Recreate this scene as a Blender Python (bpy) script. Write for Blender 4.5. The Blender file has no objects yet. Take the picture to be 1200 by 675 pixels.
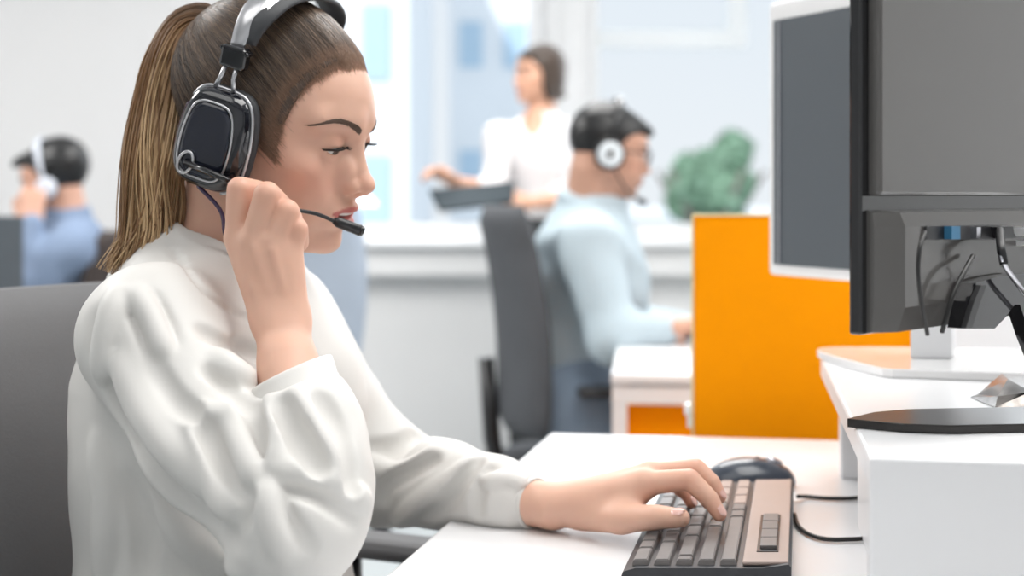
import bpy, bmesh, math, random
import numpy as np
from mathutils import Vector, Matrix

# ------------------------------------------------------------------ camera, light, exposure
SC = bpy.context.scene
COL = SC.collection
FPX = 1667.0          # focal length in pixels of the 1200-wide frame (50 mm)
CZ = 1.05             # eye height of the camera
HY = 230.0            # the horizon's row
cam = bpy.data.objects.new('camera', bpy.data.cameras.new('camera'))
COL.objects.link(cam)
cam.location = (0, 0, CZ)
cam.rotation_euler = (math.pi / 2, 0, 0)
cam.data.sensor_width = 36.0
cam.data.lens = 36.0 * FPX / 1200.0
cam.data.shift_y = -(337.5 - HY) / 1200.0
cam.data.clip_start = 0.05
cam.data.dof.use_dof = True
cam.data.dof.focus_distance = 1.16
cam.data.dof.aperture_fstop = 3.8
SC.camera = cam
vs = SC.view_settings
vs.view_transform = 'Standard'
vs.look = 'None'
vs.gamma = 1.0
vs.use_curve_mapping = False
vs.exposure = 0.03

world = bpy.data.worlds.new('sky')
SC.world = world
world.use_nodes = True
_n = world.node_tree.nodes
_l = world.node_tree.links
_bg = _n['Background']
_tc = _n.new('ShaderNodeTexCoord')
_sep = _n.new('ShaderNodeSeparateXYZ')
_rmp = _n.new('ShaderNodeValToRGB')
_l.new(_tc.outputs['Generated'], _sep.inputs[0])
_l.new(_sep.outputs['Z'], _rmp.inputs[0])
_rmp.color_ramp.elements[0].position = 0.0
_rmp.color_ramp.elements[0].color = (0.93, 0.965, 1.0, 1)
_rmp.color_ramp.elements[1].position = 0.35
_rmp.color_ramp.elements[1].color = (0.78, 0.89, 1.0, 1)
_l.new(_rmp.outputs[0], _bg.inputs[0])
_bg.inputs[1].default_value = 0.92


def area(name, loc, target, size, power, color=(1, 1, 1)):
    d = bpy.data.lights.new(name, 'AREA')
    d.shape = 'RECTANGLE'
    d.size, d.size_y = size
    d.energy = power
    d.color = color
    o = bpy.data.objects.new(name, d)
    COL.objects.link(o)
    o.location = loc
    o.rotation_euler = (Vector(target) - Vector(loc)).to_track_quat('-Z', 'Y').to_euler()
    return o


for _x, _y, _p in ((0.75, 1.1, 40), (-1.0, 0.2, 13), (-2.6, 2.9, 80), (0.2, 3.7, 60), (2.6, 2.2, 44)):
    area('unseen_fill_light', (_x, _y, 2.70), (_x, _y, 0.0), (1.5, 1.5), _p, (1.0, 0.985, 0.96))  # fill lamps added overhead, out of view, to brighten the room
area('window_daylight', (0.9, 5.3, 1.75), (0.0, 1.0, 0.9), (3.2, 1.5), 40, (0.93, 0.97, 1.0))
sun = bpy.data.objects.new('sun', bpy.data.lights.new('sun', 'SUN'))
COL.objects.link(sun)
sun.data.energy = 3.0
sun.data.angle = math.radians(3)
sun.rotation_euler = (math.radians(48), 0, math.radians(-25))     # from behind the office, onto the houses across the street

# ------------------------------------------------------------------ helpers


def at(px, py, Y):
    """the place seen at a picture point, Y metres in front of the camera"""
    return np.array([(px - 600.0) / FPX * Y, Y, CZ - (py - HY) / FPX * Y])


def flr(px, py, Z):
    """the place on the level Z seen at a picture point"""
    Y = (CZ - Z) * FPX / (py - HY)
    return np.array([(px - 600.0) / FPX * Y, Y, Z])


def mat(name, color, rough=0.5, metal=0.0, noise=0.0, scale=20.0, bump=0.0, bscale=200.0, coat=0.0,
        sss=0.0, attr=None, spec=0.5, trans=0.0, emit=0.0, alpha=1.0):
    m = bpy.data.materials.new(name)
    m.use_nodes = True
    nt = m.node_tree
    b = nt.nodes['Principled BSDF']
    b.inputs['Base Color'].default_value = (*color, 1)
    b.inputs['Roughness'].default_value = rough
    b.inputs['Metallic'].default_value = metal
    b.inputs['Coat Weight'].default_value = coat
    b.inputs['Coat Roughness'].default_value = 0.05
    b.inputs['Specular IOR Level'].default_value = spec
    b.inputs['Transmission Weight'].default_value = trans
    b.inputs['Alpha'].default_value = alpha
    if sss:
        b.inputs['Subsurface Weight'].default_value = sss
        b.inputs['Subsurface Radius'].default_value = (0.010, 0.0045, 0.0025)
        b.inputs['Subsurface Scale'].default_value = 0.6
    if emit:
        b.inputs['Emission Color'].default_value = (*color, 1)
        b.inputs['Emission Strength'].default_value = emit
    src = None
    if attr:
        a = nt.nodes.new('ShaderNodeAttribute')
        a.attribute_name = attr
        src = a.outputs['Color']
    tc = None
    if noise or bump:
        tc = nt.nodes.new('ShaderNodeTexCoord')
    if noise:
        t = nt.nodes.new('ShaderNodeTexNoise')
        t.inputs['Scale'].default_value = scale
        t.inputs['Detail'].default_value = 4
        nt.links.new(tc.outputs['Object'], t.inputs['Vector'])
        mx = nt.nodes.new('ShaderNodeMix')
        mx.data_type = 'RGBA'
        mx.blend_type = 'MULTIPLY'
        mx.inputs[0].default_value = 1.0
        r = nt.nodes.new('ShaderNodeMapRange')
        r.inputs['To Min'].default_value = 1.0 - noise
        r.inputs['To Max'].default_value = 1.0 + noise
        nt.links.new(t.outputs['Fac'], r.inputs['Value'])
        if src is None:
            rgb = nt.nodes.new('ShaderNodeRGB')
            rgb.outputs[0].default_value = (*color, 1)
            src = rgb.outputs[0]
        nt.links.new(src, mx.inputs[6])
        nt.links.new(r.outputs[0], mx.inputs[7])
        src = mx.outputs[2]
    if src is not None:
        nt.links.new(src, b.inputs['Base Color'])
    if bump:
        t2 = nt.nodes.new('ShaderNodeTexNoise')
        t2.inputs['Scale'].default_value = bscale
        t2.inputs['Detail'].default_value = 3
        nt.links.new(tc.outputs['Object'], t2.inputs['Vector'])
        bp = nt.nodes.new('ShaderNodeBump')
        bp.inputs['Strength'].default_value = bump
        bp.inputs['Distance'].default_value = 0.002
        nt.links.new(t2.outputs['Fac'], bp.inputs['Height'])
        nt.links.new(bp.outputs[0], b.inputs['Normal'])
    return m


def tag(o, label=None, cat=None, group=None, kind=None):
    if label:
        o['label'] = label
    if cat:
        o['category'] = cat
    if group:
        o['group'] = group
    if kind:
        o['kind'] = kind
    return o


def empty(name, loc=(0, 0, 0), rz=0.0):
    o = bpy.data.objects.new(name, None)
    COL.objects.link(o)
    o.location = loc
    o.rotation_euler = (0, 0, rz)
    o.empty_display_size = 0.05
    return o


def _parent(o, parent):
    """parent with the child's coordinates kept in the world"""
    if parent is not None:
        o.parent = parent
        o.matrix_parent_inverse = wm(parent).inverted()


def wm(o):
    m = Matrix.LocRotScale(o.location, o.rotation_euler, o.scale)
    if o.parent:
        m = wm(o.parent) @ o.matrix_parent_inverse @ m
    return m


def npmesh(name, V, faces, m, parent=None, smooth=True, colors=None, loc=None):
    """a mesh object from numpy vertices and a list / array of faces, given in world coordinates"""
    me = bpy.data.meshes.new(name)
    V = np.asarray(V, dtype=np.float32)
    if loc is None:
        loc = (V.min(0) + V.max(0)) / 2
        loc[2] = V[:, 2].min()
    loc = np.asarray(loc, dtype=np.float32)
    V = V - loc
    if isinstance(faces, np.ndarray):
        k = faces.shape[1]
        me.vertices.add(len(V))
        me.vertices.foreach_set('co', V.ravel())
        me.loops.add(faces.size)
        me.loops.foreach_set('vertex_index', faces.ravel().astype(np.int32))
        me.polygons.add(len(faces))
        me.polygons.foreach_set('loop_start', np.arange(0, faces.size, k, dtype=np.int32))
        me.update(calc_edges=True)
        me.validate()
    else:
        me.from_pydata(V.tolist(), [], [list(f) for f in faces])
    if smooth:
        me.polygons.foreach_set('use_smooth', np.ones(len(me.polygons), dtype=bool))
    if colors is not None:
        a = me.color_attributes.new('Col', 'FLOAT_COLOR', 'POINT')
        c = np.ones((len(V), 4), dtype=np.float32)
        c[:, :3] = colors
        a.data.foreach_set('color', c.ravel())
    me.materials.append(m)
    o = bpy.data.objects.new(name, me)
    COL.objects.link(o)
    o.location = loc
    _parent(o, parent)
    return o


class MB:
    """collects shapes, then links them as ONE mesh object"""

    def __init__(self):
        self.bm = bmesh.new()
        self.smooth_faces = []

    def box(self, c, size, rz=0.0, bevel=0.0, seg=2, M=None):
        r = bmesh.ops.create_cube(self.bm, size=1.0)
        v = r['verts']
        bmesh.ops.scale(self.bm, vec=size, verts=v)
        if bevel:
            e = list({e for x in v for e in x.link_edges})
            rb = bmesh.ops.bevel(self.bm, geom=e, offset=bevel, segments=seg, affect='EDGES', profile=0.5)
            v = list({x for f in rb['faces'] for x in f.verts} | {x for x in v if x.is_valid})
        T = Matrix.Translation(c) @ Matrix.Rotation(rz, 4, 'Z')
        if M is not None:
            T = M @ T
        bmesh.ops.transform(self.bm, matrix=T, verts=v)
        return self

    def prism(self, pts, z0, z1, bevel=0.0, M=None, seg=2):
        """an outline in x, y raised from z0 to z1"""
        vb = [self.bm.verts.new((p[0], p[1], z0)) for p in pts]
        f = self.bm.faces.new(vb)
        r = bmesh.ops.extrude_face_region(self.bm, geom=[f])
        vt = [x for x in r['geom'] if isinstance(x, bmesh.types.BMVert)]
        bmesh.ops.translate(self.bm, vec=(0, 0, z1 - z0), verts=vt)
        allv = vb + vt
        fs = list({q for x in allv for q in x.link_faces})
        bmesh.ops.recalc_face_normals(self.bm, faces=fs)
        if bevel:
            top = set(vt)
            bot = set(vb)
            e = [e for e in {e for x in allv for e in x.link_edges}
                 if (e.verts[0] in top and e.verts[1] in top) or (e.verts[0] in bot and e.verts[1] in bot)]
            rb = bmesh.ops.bevel(self.bm, geom=e, offset=bevel, segments=seg, affect='EDGES', profile=0.5)
            allv = list({x for q in rb['faces'] for x in q.verts} | {x for x in allv if x.is_valid})
            seen = set(allv)
            st = list(allv)
            while st:
                x = st.pop()
                for e2 in x.link_edges:
                    y = e2.other_vert(x)
                    if y not in seen:
                        seen.add(y)
                        st.append(y)
            allv = list(seen)
        if M is not None:
            bmesh.ops.transform(self.bm, matrix=M, verts=allv)
        return self

    def tube(self, pts, rad, n=10, cap=True, flat=1.0):
        """a round tube along points; rad a number or one per point; flat squeezes it along its binormal"""
        P = [Vector(p) for p in pts]
        R = rad if hasattr(rad, '__len__') else [rad] * len(P)
        rings = []
        up = None
        for i, p in enumerate(P):
            t = (P[min(i + 1, len(P) - 1)] - P[max(i - 1, 0)]).normalized()
            if up is None:
                a = Vector((0, 0, 1)) if abs(t.z) < 0.9 else Vector((1, 0, 0))
                up = (a - t * a.dot(t)).normalized()
            else:
                up = (up - t * up.dot(t)).normalized()
            s = t.cross(up)
            rings.append([self.bm.verts.new(p + (up * math.cos(2 * math.pi * k / n) * flat + s * math.sin(2 * math.pi * k / n)) * R[i])
                          for k in range(n)])
        for a, b in zip(rings, rings[1:]):
            for k in range(n):
                f = self.bm.faces.new((a[k], a[(k + 1) % n], b[(k + 1) % n], b[k]))
                f.smooth = True
        if cap:
            self.bm.faces.new(rings[0][::-1])
            self.bm.faces.new(rings[-1])
        return self

    def lathe(self, prof, M=None, n=32):
        """profile of (radius, z) turned about z"""
        rings = []
        new = []
        for r, z in prof:
            ring = [self.bm.verts.new((r * math.cos(2 * math.pi * k / n), r * math.sin(2 * math.pi * k / n), z)) for k in range(n)]
            rings.append(ring)
            new += ring
        for a, b in zip(rings, rings[1:]):
            for k in range(n):
                f = self.bm.faces.new((a[k], a[(k + 1) % n], b[(k + 1) % n], b[k]))
                f.smooth = True
        self.bm.faces.new(rings[0][::-1])
        self.bm.faces.new(rings[-1])
        if M is not None:
            bmesh.ops.transform(self.bm, matrix=M, verts=new)
        return self

    def loft(self, rings, closed=True, cap=True):
        rr = [[self.bm.verts.new(tuple(p)) for p in r] for r in rings]
        n = len(rr[0])
        for a, b in zip(rr, rr[1:]):
            for k in range(n if closed else n - 1):
                f = self.bm.faces.new((a[k], a[(k + 1) % n], b[(k + 1) % n], b[k]))
                f.smooth = True
        if cap:
            self.bm.faces.new(rr[0][::-1])
            self.bm.faces.new(rr[-1])
        return self

    def build(self, name, m, parent=None, smooth=None, loc=None, local=False):
        """link as one object; coordinates are the world's, or the parent's own when local"""
        bmesh.ops.recalc_face_normals(self.bm, faces=self.bm.faces[:])
        if smooth is not None:
            for f in self.bm.faces:
                f.smooth = smooth
        me = bpy.data.meshes.new(name)
        if local:
            self.bm.to_mesh(me)
            o = bpy.data.objects.new(name, me)
            o.parent = parent
        else:
            co = np.array([v.co for v in self.bm.verts])
            if loc is None:
                loc = (co.min(0) + co.max(0)) / 2
                loc[2] = co[:, 2].min()
            bmesh.ops.translate(self.bm, vec=-Vector(loc), verts=self.bm.verts[:])
            self.bm.to_mesh(me)
            o = bpy.data.objects.new(name, me)
            o.location = loc
            _parent(o, parent)
        self.bm.free()
        me.materials.append(m)
        COL.objects.link(o)
        return o


def spline(pts, n, closed=False):
    """Catmull-Rom through points"""
    P = np.array(pts, dtype=float)
    m = len(P)
    out = []
    segs = m if closed else m - 1
    t = np.linspace(0, segs, n, endpoint=not closed)
    for x in t:
        i = min(int(x), segs - 1)
        u = x - i
        g = (lambda k: P[k % m]) if closed else (lambda k: P[max(0, min(m - 1, k))] if 0 <= k < m else (2 * P[0] - P[1] if k < 0 else 2 * P[-1] - P[-2]))
        p0, p1, p2, p3 = g(i - 1), g(i), g(i + 1), g(i + 2)
        out.append(0.5 * (2 * p1 + (p2 - p0) * u + (2 * p0 - 5 * p1 + 4 * p2 - p3) * u * u + (3 * p1 - p0 - 3 * p2 + p3) * u ** 3))
    return np.array(out)


# ------------------------------------------------------------------ implicit surfaces (bodies, clothes)


class Sdf:
    """a chain of blended shapes; optional frame M (3x3 columns = axes), origin o and unit u (metres per own unit)"""

    def __init__(self, M=None, o=None, u=1.0, margin=0.03):
        self.ops = []
        self.M = None if M is None else np.asarray(M, dtype=np.float32)
        self.o = np.zeros(3, np.float32) if o is None else np.asarray(o, dtype=np.float32)
        self.u = u
        self.margin = margin / u
        self.post = []

    def _add(self, f, c, r, k, op):
        self.ops.append((op, k, f, np.asarray(c, dtype=np.float32), float(r)))
        return self

    def cap(self, a, b, ra, rb, k=0.0, op='+'):
        a = np.asarray(a, np.float32)
        b = np.asarray(b, np.float32)
        ba = b - a
        L2 = max(float(ba @ ba), 1e-12)

        def f(p):
            pa = p - a
            h = np.clip((pa @ ba) / L2, 0, 1)
            q = pa - h[:, None] * ba
            return np.sqrt(np.einsum('ij,ij->i', q, q)) - (ra + (rb - ra) * h)
        return self._add(f, (a + b) / 2, math.sqrt(L2) / 2 + max(ra, rb), k, op)

    def chain(self, pts, rad, k=0.0, op='+'):
        for i in range(len(pts) - 1):
            self.cap(pts[i], pts[i + 1], rad[i], rad[i + 1], k, op)
        return self

    def ell(self, c, r, k=0.0, op='+', R=None):
        c = np.asarray(c, np.float32)
        r = np.asarray(r, np.float32)
        Rm = None if R is None else np.asarray(R, np.float32)

        def f(p):
            q = p - c
            if Rm is not None:
                q = q @ Rm
            a = q / r
            b = a / r
            k0 = np.sqrt(np.einsum('ij,ij->i', a, a))
            k1 = np.sqrt(np.einsum('ij,ij->i', b, b)) + 1e-9
            return k0 * (k0 - 1.0) / k1
        return self._add(f, c, r.max(), k, op)

    def box(self, c, half, rd, k=0.0, op='+', R=None):
        c = np.asarray(c, np.float32)
        half = np.asarray(half, np.float32)
        Rm = None if R is None else np.asarray(R, np.float32)

        def f(p):
            q = p - c
            if Rm is not None:
                q = q @ Rm
            q = np.abs(q) - (half - rd)
            return np.sqrt((np.maximum(q, 0) ** 2).sum(1)) + np.minimum(q.max(1), 0) - rd
        return self._add(f, c, np.linalg.norm(half), k, op)

    def plane(self, c, n, k=0.0, op='&'):
        c = np.asarray(c, np.float32)
        n = np.asarray(n, np.float32)
        n = n / np.linalg.norm(n)
        return self._add(lambda p: (p - c) @ n, c, 1e9, k, op)

    def fn(self, f, c, r, k=0.0, op='+'):
        return self._add(f, c, r, k, op)

    def sub(self, other, k=0.0, op='+', off=0.0, c=(0, 0, 0), r=1e9):
        return self._add(lambda p: other(p) - off, c, r, k, op)

    def loc(self, p):
        q = (np.asarray(p, np.float32) - self.o)
        if self.M is not None:
            q = q @ self.M
        return q / self.u

    def wld(self, q):
        q = np.asarray(q, float) * self.u
        if self.M is not None:
            q = q @ self.M.T
        return q + self.o

    def __call__(self, p):
        q = self.loc(p)
        lo, hi = q.min(0), q.max(0)
        bc = (lo + hi) / 2
        br = float(np.linalg.norm(hi - lo)) / 2
        d = None
        km = max([o_[1] for o_ in self.ops] + [0.0])
        for op, k, f, c, r in self.ops:
            if r < 1e8 and float(np.linalg.norm(c - bc)) - br - r > self.margin + km:
                continue
            if op == '+':
                e = f(q)
                if d is None:
                    d = e
                elif k:
                    h = np.maximum(k - np.abs(d - e), 0) / k
                    d = np.minimum(d, e) - h * h * k * 0.25
                else:
                    d = np.minimum(d, e)
            elif d is not None:
                e = f(q)
                if op == '-':
                    e = -e
                if k:
                    h = np.maximum(k - np.abs(d - e), 0) / k
                    d = np.maximum(d, e) + h * h * k * 0.25
                else:
                    d = np.maximum(d, e)
        if d is None:
            d = np.full(len(q), 0.2 / self.u, np.float32)
        for g in self.post:
            d = d + g(q)
        return d * self.u


_CORN = np.array([(i, j, k) for i in (0, 1) for j in (0, 1) for k in (0, 1)])
_EDG = [(a, b) for a in range(8) for b in range(a + 1, 8) if abs(_CORN[a] - _CORN[b]).sum() == 1]


def surface(f, lo, hi, h, B=16, slack=2.0):
    """surface nets over the blocks of a lattice that the surface crosses"""
    lo = np.asarray(lo, float)
    hi = np.asarray(hi, float)
    nb = np.ceil((hi - lo) / (h * B)).astype(int)
    n = nb * B + 2
    g = np.stack(np.meshgrid(*[np.arange(x) for x in nb], indexing='ij'), -1).reshape(-1, 3)
    cen = lo + (g + 0.5) * B * h
    rad = B * h * math.sqrt(3) / 2 * slack + 0.002
    act = []
    # coarse test in slabs so that far shapes are skipped
    order = np.arange(len(g))
    for s in range(0, len(g), 4096):
        ix = order[s:s + 4096]
        dd = f(cen[ix].astype(np.float32))
        act.append(ix[np.abs(dd) < rad])
    act = np.concatenate(act)
    a = np.arange(B + 1)
    cg = np.stack(np.meshgrid(a, a, a, indexing='ij'), -1).reshape(-1, 3)
    ids, pos, quads = [], [], []
    S = np.array([n[1] * n[2], n[2], 1], dtype=np.int64)
    for bi in act:
        base = g[bi] * B
        P = (lo + (base + cg) * h).astype(np.float32)
        v = f(P).reshape(B + 1, B + 1, B + 1)
        ins = v < 0
        if ins.all() or not ins.any():
            continue
        cv = np.stack([ins[i:B + i, j:B + j, k:B + k] for i, j, k in _CORN], -1)
        cnt = cv.sum(-1)
        cells = np.argwhere((cnt > 0) & (cnt < 8))
        vals = np.stack([v[cells[:, 0] + i, cells[:, 1] + j, cells[:, 2] + k] for i, j, k in _CORN], -1)
        acc = np.zeros((len(cells), 3))
        num = np.zeros(len(cells))
        for e0, e1 in _EDG:
            v0, v1 = vals[:, e0], vals[:, e1]
            x = (v0 < 0) != (v1 < 0)
            t = np.where(x, v0 / np.where(x, v0 - v1, 1), 0)
            acc += np.where(x[:, None], _CORN[e0] + t[:, None] * (_CORN[e1] - _CORN[e0]), 0)
            num += x
        pos.append(lo + (base + cells + acc / num[:, None]) * h)
        ids.append((base + cells + 1) @ S)
        for ax in range(3):
            i1 = [slice(0, B)] * 3
            i2 = [slice(0, B)] * 3
            i2[ax] = slice(1, B + 1)
            A, C = ins[tuple(i1)], ins[tuple(i2)]
            e = np.argwhere(A != C)
            if not len(e):
                continue
            fl = A[tuple(e.T)]
            b1 = np.zeros(3, int)
            b2 = np.zeros(3, int)
            b1[(ax + 1) % 3] = 1
            b2[(ax + 2) % 3] = 1
            c0 = base + e + 1
            q = np.stack([(c0 - b1 - b2) @ S, (c0 - b2) @ S, c0 @ S, (c0 - b1) @ S], -1)
            q[~fl] = q[~fl][:, ::-1]
            quads.append(q)
    ids = np.concatenate(ids)
    pos = np.concatenate(pos)
    quads = np.concatenate(quads)
    o = np.argsort(ids)
    ids, pos = ids[o], pos[o]
    k = np.searchsorted(ids, quads)
    k[k >= len(ids)] = 0
    ok = (ids[k] == quads).all(1)
    return pos, k[ok].astype(np.int32)


def relax(V, Fq, it=1, lam=0.5):
    """a little smoothing of lattice steps"""
    V = V.copy()
    e = np.concatenate([Fq[:, [0, 1]], Fq[:, [1, 2]], Fq[:, [2, 3]], Fq[:, [3, 0]]])
    e = np.concatenate([e, e[:, ::-1]])
    cnt = np.maximum(np.bincount(e[:, 0], minlength=len(V)), 1)
    for _ in range(it):
        s = np.stack([np.bincount(e[:, 0], weights=V[e[:, 1], i], minlength=len(V)) for i in range(3)], -1)
        V += lam * (s / cnt[:, None] - V)
    return V


def biggest(V, Fq):
    """the largest connected piece only"""
    lab = np.arange(len(V))
    e = np.concatenate([Fq[:, [0, 1]], Fq[:, [1, 2]], Fq[:, [2, 3]], Fq[:, [3, 0]]])
    while True:
        m_ = np.minimum(lab[e[:, 0]], lab[e[:, 1]])
        new = lab.copy()
        np.minimum.at(new, e[:, 0], m_)
        np.minimum.at(new, e[:, 1], m_)
        new = new[new]
        if (new == lab).all():
            break
        lab = new
    k = np.bincount(lab).argmax()
    keep = lab == k
    ix = np.cumsum(keep) - 1
    fk = keep[Fq[:, 0]]
    return V[keep], ix[Fq[fk]].astype(np.int32)


def drop(f, px, py, y0, y1, n=160):
    """where the line of sight through a picture point first enters f"""
    Y = np.linspace(y0, y1, n)
    P = np.stack([at(px, py, y) for y in Y]).astype(np.float32)
    d = f(P)
    i = np.argmax(d < 0)
    if not (d < 0).any():
        i = int(np.argmin(d))
        return P[i].astype(float)
    if i:
        t = d[i - 1] / (d[i - 1] - d[i])
        return P[i - 1] + t * (P[i] - P[i - 1])
    return P[0].astype(float)


def rotm(yaw=0.0, pitch=0.0, roll=0.0):
    """axes (forward, left, up) as columns: facing +X turned by yaw towards the camera, nose down by pitch"""
    c, s = math.cos, math.sin
    f = np.array([c(pitch) * c(yaw), -c(pitch) * s(yaw), -s(pitch)])
    l0 = np.array([s(yaw), c(yaw), 0.0])
    u0 = np.cross(f, l0)
    l = c(roll) * l0 + s(roll) * u0
    u = np.cross(f, l)
    return np.stack([f, l, u], 1)
# ------------------------------------------------------------------ materials
M = {}
M['wall'] = mat('wall_paint', (0.74, 0.74, 0.745), 0.9, noise=0.03, scale=1.5, bump=0.05)
M['parapet'] = mat('parapet_plaster', (0.80, 0.80, 0.80), 0.85, noise=0.07, scale=2.2, bump=0.15, bscale=30)
M['floor'] = mat('grey_carpet', (0.42, 0.45, 0.46), 0.95, noise=0.12, scale=60, bump=0.4)
M['frame'] = mat('window_frame_white', (0.86, 0.87, 0.88), 0.4, noise=0.02)
M['pillar'] = mat('pillar_grey', (0.62, 0.63, 0.64), 0.8, noise=0.03)
M['glass'] = mat('window_glass', (0.97, 0.99, 1.0), 0.02, trans=1.0)
M['glass'].node_tree.nodes['Principled BSDF'].inputs['IOR'].default_value = 1.03
M['white'] = mat('white_laminate', (0.84, 0.845, 0.86), 0.32, noise=0.015, scale=6)
M['foot_black'] = mat('foot_black', (0.022, 0.019, 0.018), 0.28, noise=0.5, scale=14)
M['white_gloss'] = mat('white_gloss', (0.90, 0.90, 0.905), 0.12, coat=0.4)
M['white_metal'] = mat('white_metal', (0.82, 0.83, 0.85), 0.35)
M['silver'] = mat('silver', (0.62, 0.62, 0.66), 0.25, metal=1.0)
M['orange'] = mat('orange_felt', (1.0, 0.335, 0.001), 0.85, spec=0.08, noise=0.03, scale=30, bump=0.05)
M['screen'] = mat('dark_screen', (0.085, 0.10, 0.115), 0.35, noise=0.05, scale=3)
M['black'] = mat('black_plastic', (0.016, 0.016, 0.018), 0.35, noise=0.1, scale=40)
M['black_gloss'] = mat('black_gloss', (0.010, 0.010, 0.012), 0.07, coat=0.6)
M['grey_gloss'] = mat('grey_gloss_shell', (0.105, 0.100, 0.096), 0.16, coat=0.35, noise=0.08, scale=2.5)
M['rubber'] = mat('cable_rubber', (0.012, 0.012, 0.012), 0.45, bump=0.05)
M['chair_grey'] = mat('chair_grey_fabric', (0.155, 0.155, 0.16), 0.9, noise=0.10, scale=5, bump=0.35, bscale=700)
M['chair_dark'] = mat('chair_dark_mesh', (0.085, 0.09, 0.10), 0.8, noise=0.15, scale=12, bump=0.2)
M['chair_blue'] = mat('chair_blue_grey', (0.40, 0.455, 0.54), 0.85, noise=0.12, scale=8, bump=0.2)
M['chair_brown'] = mat('chair_brown', (0.045, 0.033, 0.03), 0.7, noise=0.1)
M['key'] = mat('key_grey', (0.16, 0.148, 0.145), 0.42, noise=0.12, scale=60, bump=0.05)
M['key_tan'] = mat('keyboard_tan', (0.40, 0.31, 0.275), 0.45, noise=0.05, scale=30)
M['kb_dark'] = mat('keyboard_dark', (0.026, 0.028, 0.034), 0.4, noise=0.1, scale=30)
M['mouse'] = mat('mouse_navy', (0.035, 0.045, 0.065), 0.3, coat=0.3, noise=0.1)
M['blue_plug'] = mat('blue_plug', (0.04, 0.18, 0.33), 0.4)
M['facade'] = mat('facade_white', (0.90, 0.92, 0.94), 0.8, noise=0.04, scale=0.5)
M['facade_blue'] = mat('facade_glass', (0.50, 0.66, 0.80), 0.35, noise=0.2, scale=0.35)
M['leaf'] = mat('leaf_green', (0.27, 0.43, 0.30), 0.7, noise=0.4, scale=1.2)
M['lens'] = mat('spectacle_lens', (0.9, 0.95, 0.97), 0.05, alpha=0.10)
M['bark'] = mat('bark', (0.20, 0.17, 0.15), 0.9, noise=0.2)
M['pave'] = mat('street_paving', (0.66, 0.68, 0.70), 0.9, noise=0.08, scale=0.4)

# ------------------------------------------------------------------ the room
BY = 5.6      # the window wall
m = MB()
m.box((0.0, 1.8, -0.05), (9.0, 8.0, 0.1))
tag(m.build('floor', M['floor']), kind='structure')
X1, X2, X3, X4 = -0.766, 0.128, 0.286, 3.0
m = MB()
m.box(((-4.5 + X1) / 2, BY + 0.12, 1.4), (4.5 + X1, 0.24, 2.8))
tag(m.build('wall_back', M['wall']), kind='structure')
m = MB()
m.box((-4.58, 1.8, 1.4), (0.16, 7.6, 2.8))
tag(m.build('wall_left', M['wall']), kind='structure')
m = MB()
m.box((4.58, 1.8, 1.4), (0.16, 7.6, 2.8))
tag(m.build('wall_side', M['wall']), kind='structure')
m = MB()
m.box((0, -2.08, 1.4), (9.3, 0.16, 2.8))
tag(m.build('wall_front', M['wall']), kind='structure')
m = MB()
m.box((0, 1.85, 2.85), (9.3, 8.1, 0.1))
tag(m.build('ceiling', M['wall']), kind='structure')
m = MB()
m.box(((X1 + X4) / 2, BY + 0.14, 0.425), (X4 - X1, 0.22, 0.85))
tag(m.build('wall_parapet', M['parapet']), kind='structure')
m = MB()
m.box(((X1 + X4) / 2, BY + 0.08, 0.865), (X4 - X1, 0.36, 0.03), bevel=0.010)
tag(m.build('trim_sill', M['frame']), kind='structure')
m = MB()
m.box(((X1 + X4) / 2, BY - 0.01, 0.795), (X4 - X1, 0.10, 0.11), bevel=0.006)
tag(m.build('trim_apron', M['parapet']), kind='structure')
m = MB()
m.box(((X1 + X4) / 2, BY + 0.12, 2.7), (X4 - X1, 0.24, 0.2))
tag(m.build('wall_lintel', M['wall']), kind='structure')
m = MB()
m.box(((X2 + X3) / 2, BY + 0.06, 1.74), (X3 - X2, 0.30, 1.72))
m.box((X2 + 0.035, BY - 0.10, 1.77), (0.03, 0.03, 1.66))
tag(m.build('wall_pillar', M['pillar']), kind='structure')
m = MB()
m.box((X4 + 0.75, BY + 0.12, 1.4), (1.5, 0.24, 2.8))
tag(m.build('wall_right', M['wall']), kind='structure')


def window(name, x0, x1, z0, z1, y):
    m = MB()
    t = 0.06
    m.box((x0 + t / 2, y, (z0 + z1) / 2), (t, 0.07, z1 - z0))
    m.box((x1 - t / 2, y, (z0 + z1) / 2), (t, 0.07, z1 - z0))
    m.box(((x0 + x1) / 2, y, z0 + t / 2), (x1 - x0 - 2 * t, 0.07, t))
    m.box(((x0 + x1) / 2, y, z1 - t / 2), (x1 - x0 - 2 * t, 0.07, t))
    w = m.build(name, M['frame'])
    tag(w, kind='structure')
    m = MB()
    m.box(((x0 + x1) / 2, y, (z0 + z1) / 2), (x1 - x0 - 2 * t, 0.006, z1 - z0 - 2 * t))
    m.build('pane', M['glass'], w)
    return w


w1 = window('window_1', X1, X2, 0.88, 2.6, BY + 0.15)
w2 = window('window_2', X3, X4, 0.88, 2.6, BY + 0.15)
# the open sash of window 2: a bottom rail and a stile beyond it
m = MB()
a = at(690, 36, BY + 0.19)
b = at(875, 55, BY + 0.19)
m.box(((a[0] + b[0]) / 2, BY + 0.21, (a[2] + b[2]) / 2), (b[0] - a[0], 0.04, a[2] - b[2]))
c0 = at(854, 36, BY + 0.19)
m.box(((c0[0] + b[0]) / 2, BY + 0.21, (a[2] + 2.55) / 2), (b[0] - c0[0], 0.04, 2.55 - a[2]))
m.build('sash', M['frame'], w2)

# ------------------------------------------------------------------ outside the windows
m = MB()
m.box((0, 50.0, -3.1), (140, 84, 0.2))
tag(m.build('ground_outside', M['pave']), kind='structure')


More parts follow.
